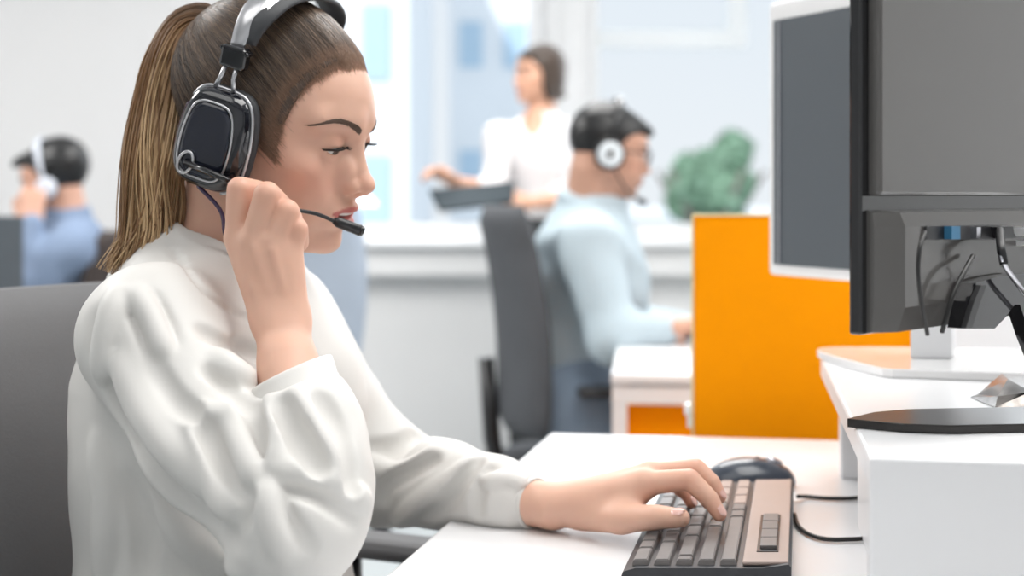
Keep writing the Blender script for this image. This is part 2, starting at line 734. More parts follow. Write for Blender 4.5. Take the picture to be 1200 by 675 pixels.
def building(name, x0, x1, y, z1, cols, rows, label, wz=0.62, wx=0.6, depth=8.0):
    r = empty('building', ((x0 + x1) / 2, y, -3.0))
    tag(r, label, 'building', 'buildings outside the window')
    m = MB()
    m.box(((x0 + x1) / 2, y + depth / 2, (z1 - 3) / 2), (x1 - x0, depth, z1 + 3))
    m.build('facade', M['facade'], r)
    m = MB()
    m.box(((x0 + x1) / 2, y + depth / 2, z1 + 0.1), (x1 - x0 + 0.4, depth + 0.4, 0.25))
    m.build('roof', M['facade'], r)
    cw, rh = (x1 - x0) / cols, (z1 + 3) / rows
    for i in range(cols):
        for j in range(rows):
            m = MB()
            cx, cz = x0 + cw * (i + .5), -3 + rh * (j + .5)
            m.box((cx, y - 0.02, cz), (cw * wx, 0.14, rh * wz))
            m.build('window', M['facade_blue'], r)
    return r


building('a', -6.6, -1.9, 26.0, 8.0, 4, 4, 'pale office block with blue windows behind the left pane', 0.5, 0.45)
building('b', -1.5, 0.6, 34.0, 6.2, 2, 3, 'narrow white building seen past the standing woman', 0.35, 0.5)
building('d', 3.4, 8.5, 46.0, 0.4, 4, 1, 'low white building beyond the green tree', 0.25, 0.5)


def tree(c, R, label):
    r = empty('tree', (c[0], c[1], -3.0))
    tag(r, label, 'tree')
    m = MB()
    m.tube([(c[0], c[1], -3.0), (c[0] + .1, c[1], -1.2), (c[0], c[1], c[2])], [0.22, 0.17, 0.10])
    for k in range(5):
        a = k * 1.3
        m.tube([(c[0], c[1], c[2] - 1.0), (c[0] + 0.8 * math.cos(a), c[1] + 0.8 * math.sin(a), c[2] + 0.2)], [0.08, 0.03], n=6)
    m.build('trunk', M['bark'], r)
    rng = np.random.default_rng(5)
    V, Fc = [], []
    cl = [(rng.normal(0, 0.45, 3) * R, R * rng.uniform(0.35, 0.6)) for _ in range(22)]
    for cc, rr in cl:
        for _ in range(170):
            d = rng.normal(0, 1, 3)
            d /= np.linalg.norm(d)
            p = np.array(c) + cc * np.array([1.1, 1.0, 0.85]) + d * rr * rng.uniform(0.75, 1.0)
            u = rng.normal(0, 1, 3)
            u -= u @ d * d * 0.6
            u /= np.linalg.norm(u)
            v = np.cross(d, u)
            s = rng.uniform(0.10, 0.2)
            i = len(V)
            V += [p - u * s, p - v * s * .55 + d * .03, p + u * s, p + v * s * .55 + d * .03]
            Fc.append((i, i + 1, i + 2, i + 3))
    npmesh('foliage', np.array(V), Fc, M['leaf'], r, smooth=False)
    return r


tree((2.76, 20.0, 1.20), 0.52, 'leafy green tree outside beyond the orange divider')
# ------------------------------------------------------------------ the near desk and what stands on it
DZ = 0.74
m = MB()
L0 = flr(645, 507, DZ)
L1 = flr(450, 675, DZ)
dl = (L1 - L0) / np.linalg.norm(L1 - L0)
R0 = flr(958, 515, DZ)
dr = (R0 - L0) / np.linalg.norm(R0 - L0)
DN = L0 + dl * 1.15
DR = L0 + dr * 1.35
DRN = DR + dl * 1.15
desk = empty('office_desk', (*((L0 + DRN) / 2)[:2], 0.0))
tag(desk, 'white desk in front with the keyboard and monitors on it', 'desk')
m.prism([tuple(p[:2]) for p in (L0, DN, DRN, DR)], DZ - 0.028, DZ, bevel=0.004)
m.build('desktop', M['white'], desk)
for p, q in ((L0, DN), (DR, DRN)):
    m = MB()
    a = p + (q - p) * 0.12 + (DRN - p) / np.linalg.norm(DRN - p) * 0.0
    inn = dr * (0.10 if p is L0 else -0.10)
    a, b = p + dl * 0.10 + inn, q - dl * 0.12 + inn
    m.tube([(a[0], a[1], 0.0), (a[0], a[1], DZ - 0.03)], 0.025, n=12)
    m.build('leg', M['white_metal'], desk)
    m = MB()
    m.tube([(b[0], b[1], 0.0), (b[0], b[1], DZ - 0.03)], 0.025, n=12)
    m.build('leg', M['white_metal'], desk)

# riser: a long white shelf on the desk, open towards the keyboard
RZ = 0.87
n0 = flr(1019, 537, RZ)
f0 = flr(964, 424, RZ)
du = (f0 - n0) / np.linalg.norm(f0 - n0)          # away along the riser
dv = np.array([du[1], -du[0], 0.0])               # across, to the right
ra = math.atan2(du[1], du[0]) - math.pi / 2


def RM(s, t, z=0.0):
    p = n0 + du * s + dv * t
    return Vector((p[0], p[1], z))


RL = float(np.linalg.norm(f0 - n0)) + 0.09
riser = empty('monitor_riser', (*RM(RL / 2, 0.3)[:2], DZ))
tag(riser, 'white box-shaped shelf along the desk that carries both monitors', 'desk shelf')
m = MB()
pts = [RM(0.0205, 0), RM(0.0205, 0.62), RM(RL, 0.62)]
for k in range(7):
    a = math.pi / 2 * k / 6
    pts.append(RM(RL - 0.05 + 0.05 * math.cos(a), 0.05 - 0.05 * math.sin(a)))
m.prism([(p[0], p[1]) for p in pts], RZ - 0.022, RZ, bevel=0.003)
m.build('shelf_board', M['white'], riser)
m = MB()
m.box(RM(0.010, 0.31, (DZ + RZ) / 2), (0.62, 0.02, RZ - DZ), rz=ra, bevel=0.002)
m.build('end_panel', M['white'], riser)
m = MB()
m.box(RM(0.19, 0.07, (DZ + RZ - 0.022) / 2), (0.10, 0.34, RZ - 0.022 - DZ), rz=ra, bevel=0.003)
m.build('storage_box', M['white'], riser)
m = MB()
m.box(RM(RL - 0.06, 0.30, (DZ + RZ - 0.022) / 2), (0.56, 0.03, RZ - 0.022 - DZ), rz=ra, bevel=0.002)
m.build('end_panel', M['white'], riser)
m = MB()
m.box(RM(RL / 2 + 0.07, 0.16, (DZ + RZ - 0.022) / 2), (0.015, RL - 0.29, RZ - 0.022 - DZ), rz=ra)
m.build('back_panel', M['white'], riser)

# far monitor: white, its dark screen turned to the seated woman
mc = np.array([0.3245 + 0.19 * 0.431, 1.755 - 0.19 * 0.902])
mw = np.array([0.43, -0.90]) / np.linalg.norm([0.43, -0.90])      # along the screen towards the camera
mn = np.array([-mw[1], mw[0]]) * -1
mn = np.array([-0.90, -0.43]) / np.linalg.norm([0.43, 0.90])     # the way the screen faces
ang = math.atan2(mw[1], mw[0])
MM = Matrix.Translation((mc[0], mc[1], 0)) @ Matrix.Rotation(ang, 4, 'Z')   # local x along the screen, -y ... towards the viewer
side = 1 if (Matrix.Rotation(ang, 3, 'Z') @ Vector((0, 1, 0))).dot(Vector((mn[0], mn[1], 0))) > 0 else -1
fmon = empty('monitor', (mc[0], mc[1], RZ))
tag(fmon, 'white-framed monitor with a blank dark grey screen, farther back', 'monitor')
HW = 0.19
zb, zt = 0.953, 1.288
m = MB()
m.box((0, 0, (zb + zt) / 2), (2 * HW, 0.022, zt - zb), bevel=0.006, M=MM)
m.build('housing', M['white_gloss'], fmon)
m = MB()
m.box((0.0, side * 0.0115, (0.967 + 1.264) / 2), (2 * HW - 0.030, 0.004, 1.264 - 0.967), M=MM)
m.build('screen', M['screen'], fmon)
m = MB()
m.box((-HW + 0.0285, side * 0.0145, (0.969 + 1.262) / 2), (0.002, 0.002, 0.293), M=MM)
m.build('screen_edge', M['silver'], fmon)
m = MB()
p0 = at(1067, 418, 1.50)
p1 = at(1109, 418, 1.50)
cw = p1[0] - p0[0]
m.prism([(p0[0], 1.50), (p1[0] + .004, 1.495), (p1[0] + 0.02, 1.535), (p0[0] + 0.02, 1.545)], RZ + 0.009, 0.957, bevel=0.002)
m.build('stand_column', M['white_metal'], fmon)
m = MB()
pl = []
zp = RZ + 0.009
for px, py in ((1230, 438), (1120, 435), (1046, 432.5), (1034, 431.5), (1020, 428.5), (985, 419.5), (966, 414), (959, 411), (957, 409), (962, 406.8), (976, 406), (1060, 406), (1230, 409)):
    q = flr(px, py, zp)
    pl.append((q[0], q[1]))
m.prism(pl, RZ + 0.0002, RZ + 0.009, bevel=0.0015)
m.build('stand_base', M['white_gloss'], fmon)

# near monitor seen from behind
A = at(1009, 393, 1.02)
Bq = at(1200, 366, 1.228)
md = (Bq - A)[:2]
md /= np.linalg.norm(md)
mang = math.atan2(md[1], md[0])
MB2 = Matrix.Translation((A[0], A[1], 0)) @ Matrix.Rotation(mang, 4, 'Z')     # x along the back, -y towards the camera
nm = empty('monitor', (*(A[:2] + md * 0.26), RZ))
tag(nm, 'glossy dark monitor seen from behind, nearest, cut off at the right', 'monitor')
zb = A[2]
m = MB()
m.box((0.27, 0.005, (zb + 1.285) / 2), (0.54, 0.010, 1.285 - zb), bevel=0.002, M=MB2)
m.build('screen_housing', M['black_gloss'], nm)
m = MB()
m.box((0.270, -0.004, (zb + 0.1 + 1.28) / 2), (0.52, 0.012, 1.28 - zb - 0.1), bevel=0.003, M=MB2)
m.build('back_panel', M['grey_gloss'], nm)
zl = at(1015, 246, 1.03)[2]
m = MB()
# lower housing with a slightly bellied face
ring = []
for x in (0.008, 0.02, 0.27, 0.52, 0.532):
    e = 0.0 if x in (0.008, 0.532) else 1.0
    ring.append([Vector(MB2 @ Vector((x, y * (0.25 + 0.75 * e) if y < -0.002 else y, z))) for y, z in
                 ((0.0, zb + 0.001), (-0.018, zb + 0.002), (-0.024, zb + 0.02), (-0.024, zl - 0.012), (-0.020, zl - 0.002), (0.0, zl))])
m.loft(ring)
m.build('lower_housing', M['grey_gloss'], nm, smooth=False)


def onback(px, py, off=0.026):
    """a place on the face of the lower housing, off metres out from the panel line"""
    # solve for depth along the sight line that meets the plane
    nrm = np.array([md[1], -md[0]])
    d0 = nrm @ A[:2] + off
    v = np.array([(px - 600) / FPX, 1.0])
    Y = d0 / (nrm @ v)
    return at(px, py, Y)


def flatplate(name, pix, thick, mt, parent, off=0.025):
    m = MB()
    q = [onback(*p, off) for p in pix]
    nrm = Vector((md[1], -md[0], 0))
    fr = [m.bm.verts.new(Vector(p) + nrm * thick) for p in q]
    bk = [m.bm.verts.new(Vector(p)) for p in q]
    m.bm.faces.new(fr)
    m.bm.faces.new(bk[::-1])
    for i in range(len(q)):
        j = (i + 1) % len(q)
        m.bm.faces.new((fr[i], bk[i], bk[j], fr[j]))
    return m.build(name, mt, parent)


flatplate('port_strip', [(1082, 265), (1168, 264), (1168, 281), (1080, 281)], 0.003, M['black'], nm, 0.0235)
flatplate('plug', [(1102, 265), (1112, 265), (1112, 280), (1102, 280)], 0.009, M['blue_plug'], nm, 0.0235)
flatplate('plug', [(1133, 266), (1138, 266), (1138, 279), (1133, 279)], 0.008, M['silver'], nm, 0.0235)
flatplate('plug', [(1156, 266), (1173, 265), (1175, 279), (1160, 279)], 0.010, M['black'], nm, 0.0235)
flatplate('plug', [(1183, 266), (1212, 266), (1214, 277), (1190, 277)], 0.014, M['white_gloss'], nm, 0.0235)
flatplate('plug', [(1190, 282), (1214, 283), (1214, 290), (1190, 288)], 0.012, M['white_gloss'], nm, 0.0235)
flatplate('bracket', [(1110, 384), (1117, 352), (1126, 331), (1150, 324), (1178, 320), (1200, 322), (1216, 330), (1230, 380), (1240, 436), (1222, 440),
                       (1203, 425), (1190, 392), (1178, 356), (1172, 356), (1160, 372), (1148, 384)], 0.012, M['black_gloss'], nm, 0.027)
flatplate('bracket_rib', [(1126, 384), (1136, 352), (1144, 334), (1150, 334), (1142, 356), (1133, 384)], 0.004, M['black'], nm, 0.040)


def cable(name, pts, r, mt, parent=None, n=40):
    m = MB()
    m.tube(spline(pts, n), r, n=8)
    return m.build(name, mt, parent)


cable('power_cable', [onback(1084, 272, .032), onback(1078, 290, .036), onback(1076, 320, .036), onback(1081, 360, .034), onback(1087, 392, .03)], 0.0016, M['rubber'], nm)
cable('signal_cable', [onback(1140, 300, .030), onback(1130, 318, .036), onback(1117, 345, .036), onback(1108, 375, .034), onback(1104, 389, .03)], 0.0019, M['rubber'], nm)
cable('power_cable', [onback(1172, 268, .034), onback(1172, 295, .045), onback(1178, 312, .048), onback(1192, 332, .05), onback(1206, 350, .05), onback(1225, 372, .05)], 0.0021, M['silver'], nm)
cable('plug_lead', [onback(1172, 270, .034), onback(1173, 290, .045), onback(1177, 310, .048)], 0.0034, M['black'], nm)
# foot of the near monitor: a thin glossy black plate with a pointed left end, and the neck that carries the bracket
m = MB()
t0 = flr(993, 501, RZ)
ax = np.array([math.cos(0.13), math.sin(0.13)])
ay = np.array([-ax[1], ax[0]])
up_, dn_ = [], []
for k in range(15):
    u = k / 14.0
    x = 0.46 * u
    w = 0.042 * min(1.0, (u / 0.14)) ** 0.5 * (1.0 if u < .8 else math.sqrt(max(0.02, 1 - ((u - .8) / .2) ** 2)))
    up_.append(tuple(t0[:2] + ax * x + ay * w))
    dn_.append(tuple(t0[:2] + ax * x - ay * w))
m.prism(dn_ + up_[::-1][:-1] if False else dn_ + up_[::-1], RZ + 0.0003, RZ + 0.007, bevel=0.001)
m.build('stand_base', M['foot_black'], nm)
m = MB()
nb_ = t0[:2] + ax * 0.27 + ay * 0.0
nt_ = onback(1228, 436, 0.033)
m.tube([(nb_[0], nb_[1], RZ + 0.006), ((nb_[0] + nt_[0]) / 2, (nb_[1] + nt_[1]) / 2 - .005, RZ + 0.025), tuple(nt_), tuple(onback(1215, 360, 0.033))], [0.016, 0.014, 0.011, 0.010], n=14)
m.build('stand_neck', M['black_gloss'], nm)

# small shiny wedge lying behind the foot
m = MB()
q0 = flr(1137, 466, RZ)
q1 = flr(1166, 478, RZ)
q2 = flr(1215, 478, RZ)
q3 = flr(1215, 455, RZ)
q4 = flr(1172, 456, RZ)
base = [q0, q1, q2, q3, q4]
bv = [m.bm.verts.new((p[0], p[1], RZ + 0.0005)) for p in base]
tv = [m.bm.verts.new((p[0] * 0.8 + c[0] * 0.2, p[1] * 0.8 + c[1] * 0.2, RZ + h)) for p, h in zip(base, (0.003, 0.008, 0.012, 0.014, 0.016)) for c in [np.mean(base, 0)]]
m.bm.faces.new(bv[::-1])
for i in range(5):
    j = (i + 1) % 5
    m.bm.faces.new((bv[i], bv[j], tv[j], tv[i]))
cv_ = m.bm.verts.new((np.mean([p[0] for p in base]), np.mean([p[1] for p in base]), RZ + 0.017))
for i in range(5):
    m.bm.faces.new((tv[i], tv[(i + 1) % 5], cv_))
sw = m.build('paperweight', mat('dark_chrome', (0.20, 0.185, 0.175), 0.14, metal=1.0, noise=0.6, scale=90))
tag(sw, 'small shiny faceted metal wedge on the white shelf behind the black foot', 'paperweight')

# keyboard
KA = np.array([0.0925, 1.136])
kd = np.array([0.2, 1.0])
kd = np.array([math.sin(math.radians(11.5)), math.cos(math.radians(11.5))])   # along the rows, away from the camera
kx = np.array([kd[1], -kd[0]])                                                # from the typist's edge to the back edge
KL, KW = 0.345, 0.128
KM = Matrix(((kx[0], kd[0], 0, KA[0]), (kx[1], kd[1], 0, KA[1]), (0, 0, 1, DZ), (0, 0, 0, 1)))
kb = empty('keyboard', tuple(KA + kx * KW / 2 + kd * KL / 2) + (DZ,))
tag(kb, 'dark grey wired keyboard on the white desk under the typing hand', 'keyboard')
m = MB()
prof = [(0.0, 0.002), (-0.006, 0.004), (-0.004, 0.010), (0.006, 0.0135), (KW - 0.022, 0.0185), (KW - 0.002, 0.0225), (KW, 0.020), (KW, 0.003), (KW - 0.004, 0.0005), (0.006, 0.0005)]
m.loft([[KM @ Vector((x + (0.004 if y in (0.0, KL) and False else 0), y, z)) for x, z in prof] for y in (0.0, 0.004, KL - 0.004, KL)])
m.build('case', M['kb_dark'], kb, smooth=False)


def ktop(x):
    return 0.0135 + (x - 0.006) / (KW - 0.028) * 0.005


m = MB()
s_ = 0.005 / (KW - 0.028)
m.box((0, 0, 0), (0.036, KL - 0.012, 0.003), bevel=0.001, M=KM @ Matrix.Translation((KW - 0.020, KL / 2, ktop(KW - 0.020) + 0.0020)) @ Matrix.Rotation(-s_, 4, 'Y'))
m.build('back_plate', M['key_tan'], kb)
rng = random.Random(3)
rows = [(0.009, [0.036, 0.022, 0.03, 0.022, 0.07, 0.03, 0.03, 0.04]), (0.0265, [0.048, 0.03, 0.03, 0.022, 0.03, 0.022, 0.035, 0.035]),
        (0.044, [0.012, 0.055, 0.03, 0.03, 0.03, 0.03, 0.03, 0.04]), (0.0615, [0.095, 0.022, 0.028, 0.028, 0.028, 0.028, 0.03]), (0.079, [0.125, 0.022, 0.022, 0.03, 0.03, 0.03])]
for x, ws in rows:
    tot = sum(ws)
    y = 0.008
    for w in ws:
        wv = w * (KL - 0.018) / tot
        m = MB()
        bm = m.bm
        x0, x1 = x - 0.0070, x + 0.0070
        y0, y1 = y + 0.0008, y + wv - 0.0008
        i = 0.0016
        lo = [bm.verts.new(KM @ Vector(v)) for v in ((x0, y0, ktop(x) - 0.0005), (x1, y0, ktop(x) - 0.0005), (x1, y1, ktop(x) - 0.0005), (x0, y1, ktop(x) - 0.0005))]
        h = 0.0045
        hi = [bm.verts.new(KM @ Vector(v)) for v in ((x0 + i, y0 + i, ktop(x0) + h), (x1 - i, y0 + i, ktop(x1) + h), (x1 - i, y1 - i, ktop(x1) + h), (x0 + i, y1 - i, ktop(x0) + h))]
        bm.faces.new(lo[::-1])
        bm.faces.new(hi)
        for a in range(4):
            bm.faces.new((lo[a], lo[(a + 1) % 4], hi[(a + 1) % 4], hi[a]))
        bmesh.ops.bevel(bm, geom=[e for e in bm.edges if e.verts[0] in hi and e.verts[1] in hi], offset=0.0007, segments=2, affect='EDGES')
        m.build('key', M['key'] if x < 0.06 or y < 0.2 else M['key_tan'], kb)
        y += wv
# the four keys on the back plate, in a sunk black surround
m = MB()
m.box((0, 0, 0), (0.0175, 0.135, 0.0015), M=KM @ Matrix.Translation((KW - 0.019, 0.105, ktop(KW - 0.019) + 0.0034)) @ Matrix.Rotation(-s_, 4, 'Y'))
m.build('key_surround', M['black'], kb)
for k in range(4):
    m = MB()
    m.box((0, 0, 0), (0.0135, 0.0285, 0.004), bevel=0.0008, M=KM @ Matrix.Translation((KW - 0.0185, 0.060 + k * 0.0305, ktop(KW - 0.0185) + 0.0050)) @ Matrix.Rotation(-s_, 4, 'Y'))
    m.build('key', M['key'], kb)

# mouse
mo = empty('computer_mouse', (*flr(880, 566, DZ)[:2], DZ))
tag(mo, 'dark navy computer mouse behind the far end of the keyboard', 'mouse')
ms = at(878, 560, 1.515)
S = Sdf(_rot := rotm(math.radians(-5)), (ms[0], ms[1], DZ), 1.0)
S.ell((0, 0, 0.005), (0.050, 0.032, 0.027))
S.plane((0, 0, 0.0008), (0, 0, -1), 0.003)
V, Fq = surface(S, np.array([ms[0] - .07, ms[1] - .07, DZ - .01]), np.array([ms[0] + .07, ms[1] + .07, DZ + .06]), 0.002)
V[:, 2] = np.maximum(V[:, 2], DZ + 0.0003)
npmesh('shell', V, Fq, M['mouse'], mo)
m = MB()
m.tube([S.wld((0.018, -.002, 0.0298)), S.wld((0.025, -.002, 0.0285)), S.wld((0.034, -.002, 0.0245))], [.003, .004, .003], n=8)
m.build('scroll_wheel', M['silver'], mo)
m = MB()
m.tube([S.wld((0.008, .001, 0.0318)), S.wld((0.040, .012, 0.0195))], [.0012, .0012], n=6)
m.build('button_seam', M['black'], mo)

t = cable('keyboard_cable', [flr(935, 582, DZ + .006), flr(945, 582, DZ + .003), flr(970, 584, DZ + .003), flr(1000, 584, DZ + .003), flr(1030, 580, DZ + .003)], 0.0021, M['rubber'])
tag(t, 'straight black cord running from the back of the keyboard under the white shelf', 'cord')
m = MB()
t = cable('mouse_cable', [flr(931, 603, DZ + .004), flr(936, 617, DZ + .003), flr(950, 627, DZ + .003), flr(970, 632, DZ + .003), flr(998, 632, DZ + .003), flr(1030, 630, DZ + .003)], 0.0021, M['rubber'])
tag(t, 'curved black cord on the desk beside the near end of the keyboard', 'cord')

# orange divider behind the desk
PY = 1.93
p0 = at(813, 253, PY)
pd_ = np.array([math.cos(math.radians(-8)), math.sin(math.radians(-8))])
dv_ = empty('desk_divider', (*(p0[:2] + pd_ * 0.18), 0.12))
tag(dv_, 'tall orange divider panel standing behind the white desk', 'divider')
PM = Matrix.Translation((p0[0], p0[1], 0)) @ Matrix.Rotation(math.radians(-8), 4, 'Z')
PLN = 0.345
m = MB()
m.box((PLN / 2, 0.012, (0.12 + p0[2]) / 2), (PLN, 0.024, p0[2] - 0.12), bevel=0.003, M=PM)
m.build('panel', M['orange'], dv_)
m = MB()
m.box((PLN / 2, 0.012, p0[2] + 0.0012), (PLN + .004, 0.026, 0.003), M=PM)
m.box((-0.0015, 0.012, (0.42 + p0[2]) / 2), (0.003, 0.026, p0[2] - 0.42), M=PM)
m.build('edge_trim', mat('cream_trim', (0.85, 0.70, 0.38), .5), dv_)
m = MB()
zc_ = at(806, 487, PY)[2]
m.box((-0.008, 0.006, zc_ + .008), (0.010, 0.020, 0.016), bevel=0.003, M=PM)
m.box((-0.006, 0.006, zc_ - .008), (0.006, 0.016, 0.018), bevel=0.002, M=PM)
m.build('clamp', M['white_gloss'], dv_)
for x in (0.05, PLN - .05):
    m = MB()
    m.box((x, 0.012, 0.06), (0.03, 0.024, 0.12), M=PM)
    m.box((x, 0.012, 0.006), (0.04, 0.30, 0.012), bevel=.002, M=PM)
    m.build('foot', M['white_metal'], dv_)
wd = empty('desk_divider', (0.98, 1.86, 0.0))
tag(wd, 'white divider panel behind the monitors at the right edge', 'divider')
m = MB()
m.box((0.98, 1.80, 0.56), (0.86, 0.024, 0.88), rz=math.radians(-8), bevel=.003)
m.build('panel', M['white'], wd)
for x in (0.72, 1.24):
    m = MB()
    m.box((x, 1.80 - (x - .98) * .14, 0.06), (0.03, 0.024, 0.12))
    m.box((x, 1.80 - (x - .98) * .14, 0.006), (0.04, 0.30, 0.012), bevel=.002)
    m.build('foot', M['white_metal'], wd)

# ------------------------------------------------------------------ office chairs


def office_chair(c, yaw, label, fabric, seat_z=0.47, back_h=0.50, back_z=None, arms=True, arm_z=0.20, w=0.47, back_tilt=0.10, seat_d=0.46, armmat=None, arm_x=0.02, name='office_chair', group=None):
    """c: centre of the seat on the floor; facing +X turned by yaw towards the camera"""
    r = empty(name, (c[0], c[1], 0.0))
    tag(r, label, 'chair', group)
    T = Matrix.Translation((c[0], c[1], 0)) @ Matrix.Rotation(-yaw, 4, 'Z')
    m = MB()
    rings = []
    for z, s in ((-0.035, 0.90), (-0.03, 0.98), (0.0, 1.0), (0.022, 0.98), (0.034, 0.90), (0.038, 0.6)):
        rr = []
        for k in range(28):
            a = 2 * math.pi * k / 28
            ca, sa = math.cos(a), math.sin(a)
            x = math.copysign(abs(ca) ** 0.5, ca) * seat_d / 2 * s
            y = math.copysign(abs(sa) ** 0.5, sa) * w / 2 * s
            rr.append(T @ Vector((x, y, seat_z - 0.038 + z)))
        rings.append(rr)
    m.loft(rings)
    m.build('seat', fabric, r)
    # backrest: a curved padded slab
    m = MB()
    rings = []
    z0 = seat_z + 0.06
    nz, ny = 14, 15
    for front in (0,):
        pass
    for i in range(nz + 1):
        u = i / nz
        z = z0 + back_h * u
        wd_ = w / 2 * (0.86 + 0.14 * math.sin(math.pi * min(1, u * 1.15)))
        ed = min(1.0, (1 - u) / 0.08, u / 0.08)
        ed = math.sqrt(max(0.0, 1 - (1 - ed) ** 2))
        th = 0.028 * (0.35 + 0.65 * ed)
        wd_ *= 0.90 + 0.10 * ed
        ring = []
        xb = -seat_d / 2 + 0.02 - back_tilt * u * back_h * 1.6 + 0.02 * math.sin(math.pi * u)
        for k in range(ny):
            y = -1 + 2 * k / (ny - 1)
            e = math.sqrt(max(0.0, 1 - abs(y) ** 8))
            ring.append(T @ Vector((xb + th * e + 0.05 * y * y, y * wd_, z)))
        for k in range(ny):
            y = 1 - 2 * k / (ny - 1)
            e = math.sqrt(max(0.0, 1 - abs(y) ** 8))
            ring.append(T @ Vector((xb - th * e + 0.05 * y * y - 0.001, y * wd_, z)))
        rings.append(ring)
    m.loft(rings)
    m.build('backrest', fabric, r)
    m = MB()
    m.tube([T @ Vector((-0.10, 0, seat_z - 0.085)), T @ Vector((-seat_d / 2 - 0.00, 0, seat_z - 0.08)), T @ Vector((-seat_d / 2 - 0.022, 0, seat_z + 0.04)),
            T @ Vector((-seat_d / 2 - 0.035, 0, seat_z + 0.22))], [0.022, 0.022, 0.02, 0.018], n=10)
    m.build('back_bracket', M['black'], r)
    if arms:
        for s in (-1, 1):
            m = MB()
            m.box((0, 0, 0), (0.25, 0.055, 0.024), bevel=0.010, M=T @ Matrix.Translation((arm_x, s * (w / 2 + 0.02), seat_z + arm_z + .012)))
            pad = m.build('armrest', armmat or M['black'], r)
            m = MB()
            m.tube([T @ Vector((0.0, s * (w / 2 - 0.06), seat_z - 0.08)), T @ Vector((0.0, s * (w / 2 + 0.01), seat_z - 0.07)), T @ Vector((0.0, s * (w / 2 + 0.025), seat_z + 0.02)),
                    T @ Vector((0.0, s * (w / 2 + 0.02), seat_z + arm_z))], 0.016, n=10)
            m.build('armrest_post', M['black'], pad)
    m = MB()
    m.lathe([(0.05, 0.10), (0.05, 0.14), (0.028, 0.15), (0.028, 0.30), (0.018, 0.305), (0.018, seat_z - 0.09), (0.09, seat_z - 0.085), (0.10, seat_z - 0.07)], M=T, n=20)
    m.build('column', M['black'], r)
    for k in range(5):
        a = 2 * math.pi * k / 5 + 0.3
        dx, dy = math.cos(a), math.sin(a)
        m = MB()
        m.tube([T @ Vector((dx * 0.03, dy * 0.03, 0.115)), T @ Vector((dx * 0.18, dy * 0.18, 0.095)), T @ Vector((dx * 0.30, dy * 0.30, 0.072))], [0.026, 0.02, 0.014], n=8)
        lg = m.build('base_leg', M['black'], r)
        m = MB()
        q = T @ Vector((dx * 0.30, dy * 0.30, 0.029))
        RT = Matrix.Translation(q) @ Matrix.Rotation(a - yaw + math.pi / 2, 4, 'Z') @ Matrix.Rotation(math.pi / 2, 4, 'Y')
        m.lathe([(0.018, -0.022), (0.027, -0.018), (0.028, -0.004), (0.014, -0.003), (0.014, 0.003), (0.028, 0.004), (0.027, 0.018), (0.018, 0.022)], M=RT, n=16)
        m.build('caster', M['black'], lg)
    return r


office_chair((-0.30, 1.36), math.radians(24), 'grey upholstered office chair the woman in the headset sits on', M['chair_grey'], seat_z=0.47, back_h=0.425, w=0.52,
             back_tilt=0.05, arm_z=0.175, arm_x=0.09, armmat=M['chair_grey'])
office_chair((0.205, 3.22), math.radians(-8), 'black and grey office chair under the man in the pale blue shirt', M['chair_dark'], seat_z=0.47, back_h=0.50, w=0.46, back_tilt=0.06, arm_z=0.16)
office_chair((-1.40, 4.36), math.radians(188), 'dark brown office chair behind the far man in blue', M['chair_brown'], seat_z=0.47, back_h=0.42, w=0.46)
office_chair((-0.66, 4.55), math.radians(-95), 'empty blue-grey office chair by the window behind the woman\'s mic', M['chair_blue'], seat_z=0.46, back_h=0.60, w=0.40, arms=False)

# desk of the man by the window
dk = empty('office_desk', (0.62, 2.78, 0.0))
tag(dk, 'white desk with an orange front where the bespectacled man works', 'desk')
a0 = flr(716, 438, 0.74)
a1 = flr(724, 402, 0.74)
e_ = (a1 - a0) / np.linalg.norm(a1 - a0)
f_ = np.array([e_[1], -e_[0], 0])
c2 = a0 + f_ * 0.95
c3 = a1 + f_ * 0.95
m = MB()
m.prism([tuple(p[:2]) for p in (a0, c2, c3, a1)], 0.722, 0.74, bevel=0.003)
m.build('desktop', M['white'], dk)
m = MB()
zf = at(716, 447, a0[1])[2]
pz = [(a0 + f_ * 0.003), (a0 + f_ * 0.94)]
am = math.atan2(f_[1], f_[0])
mid = (pz[0] + pz[1]) / 2 + e_ * 0.02
m.box((mid[0], mid[1], 0.702), (0.94, 0.03, 0.03), rz=am)
m.build('front_rail', M['white'], dk)
for s in (0.015, 0.925):
    m = MB()
    p = a0 + f_ * s + e_ * 0.02
    m.box((p[0], p[1], 0.343), (0.026, 0.03, 0.686), rz=am)
    m.build('leg', M['white'], dk)
    m = MB()
    p = a1 + f_ * s - e_ * 0.13
    m.box((p[0], p[1], 0.36), (0.026, 0.03, 0.72), rz=am)
    m.build('leg', M['white'], dk)
m = MB()
mid = a0 + f_ * 0.47 + e_ * 0.05
m.box((mid[0], mid[1], 0.48), (0.90, 0.018, 0.40), rz=am)
m.build('modesty_panel', M['orange'], dk)

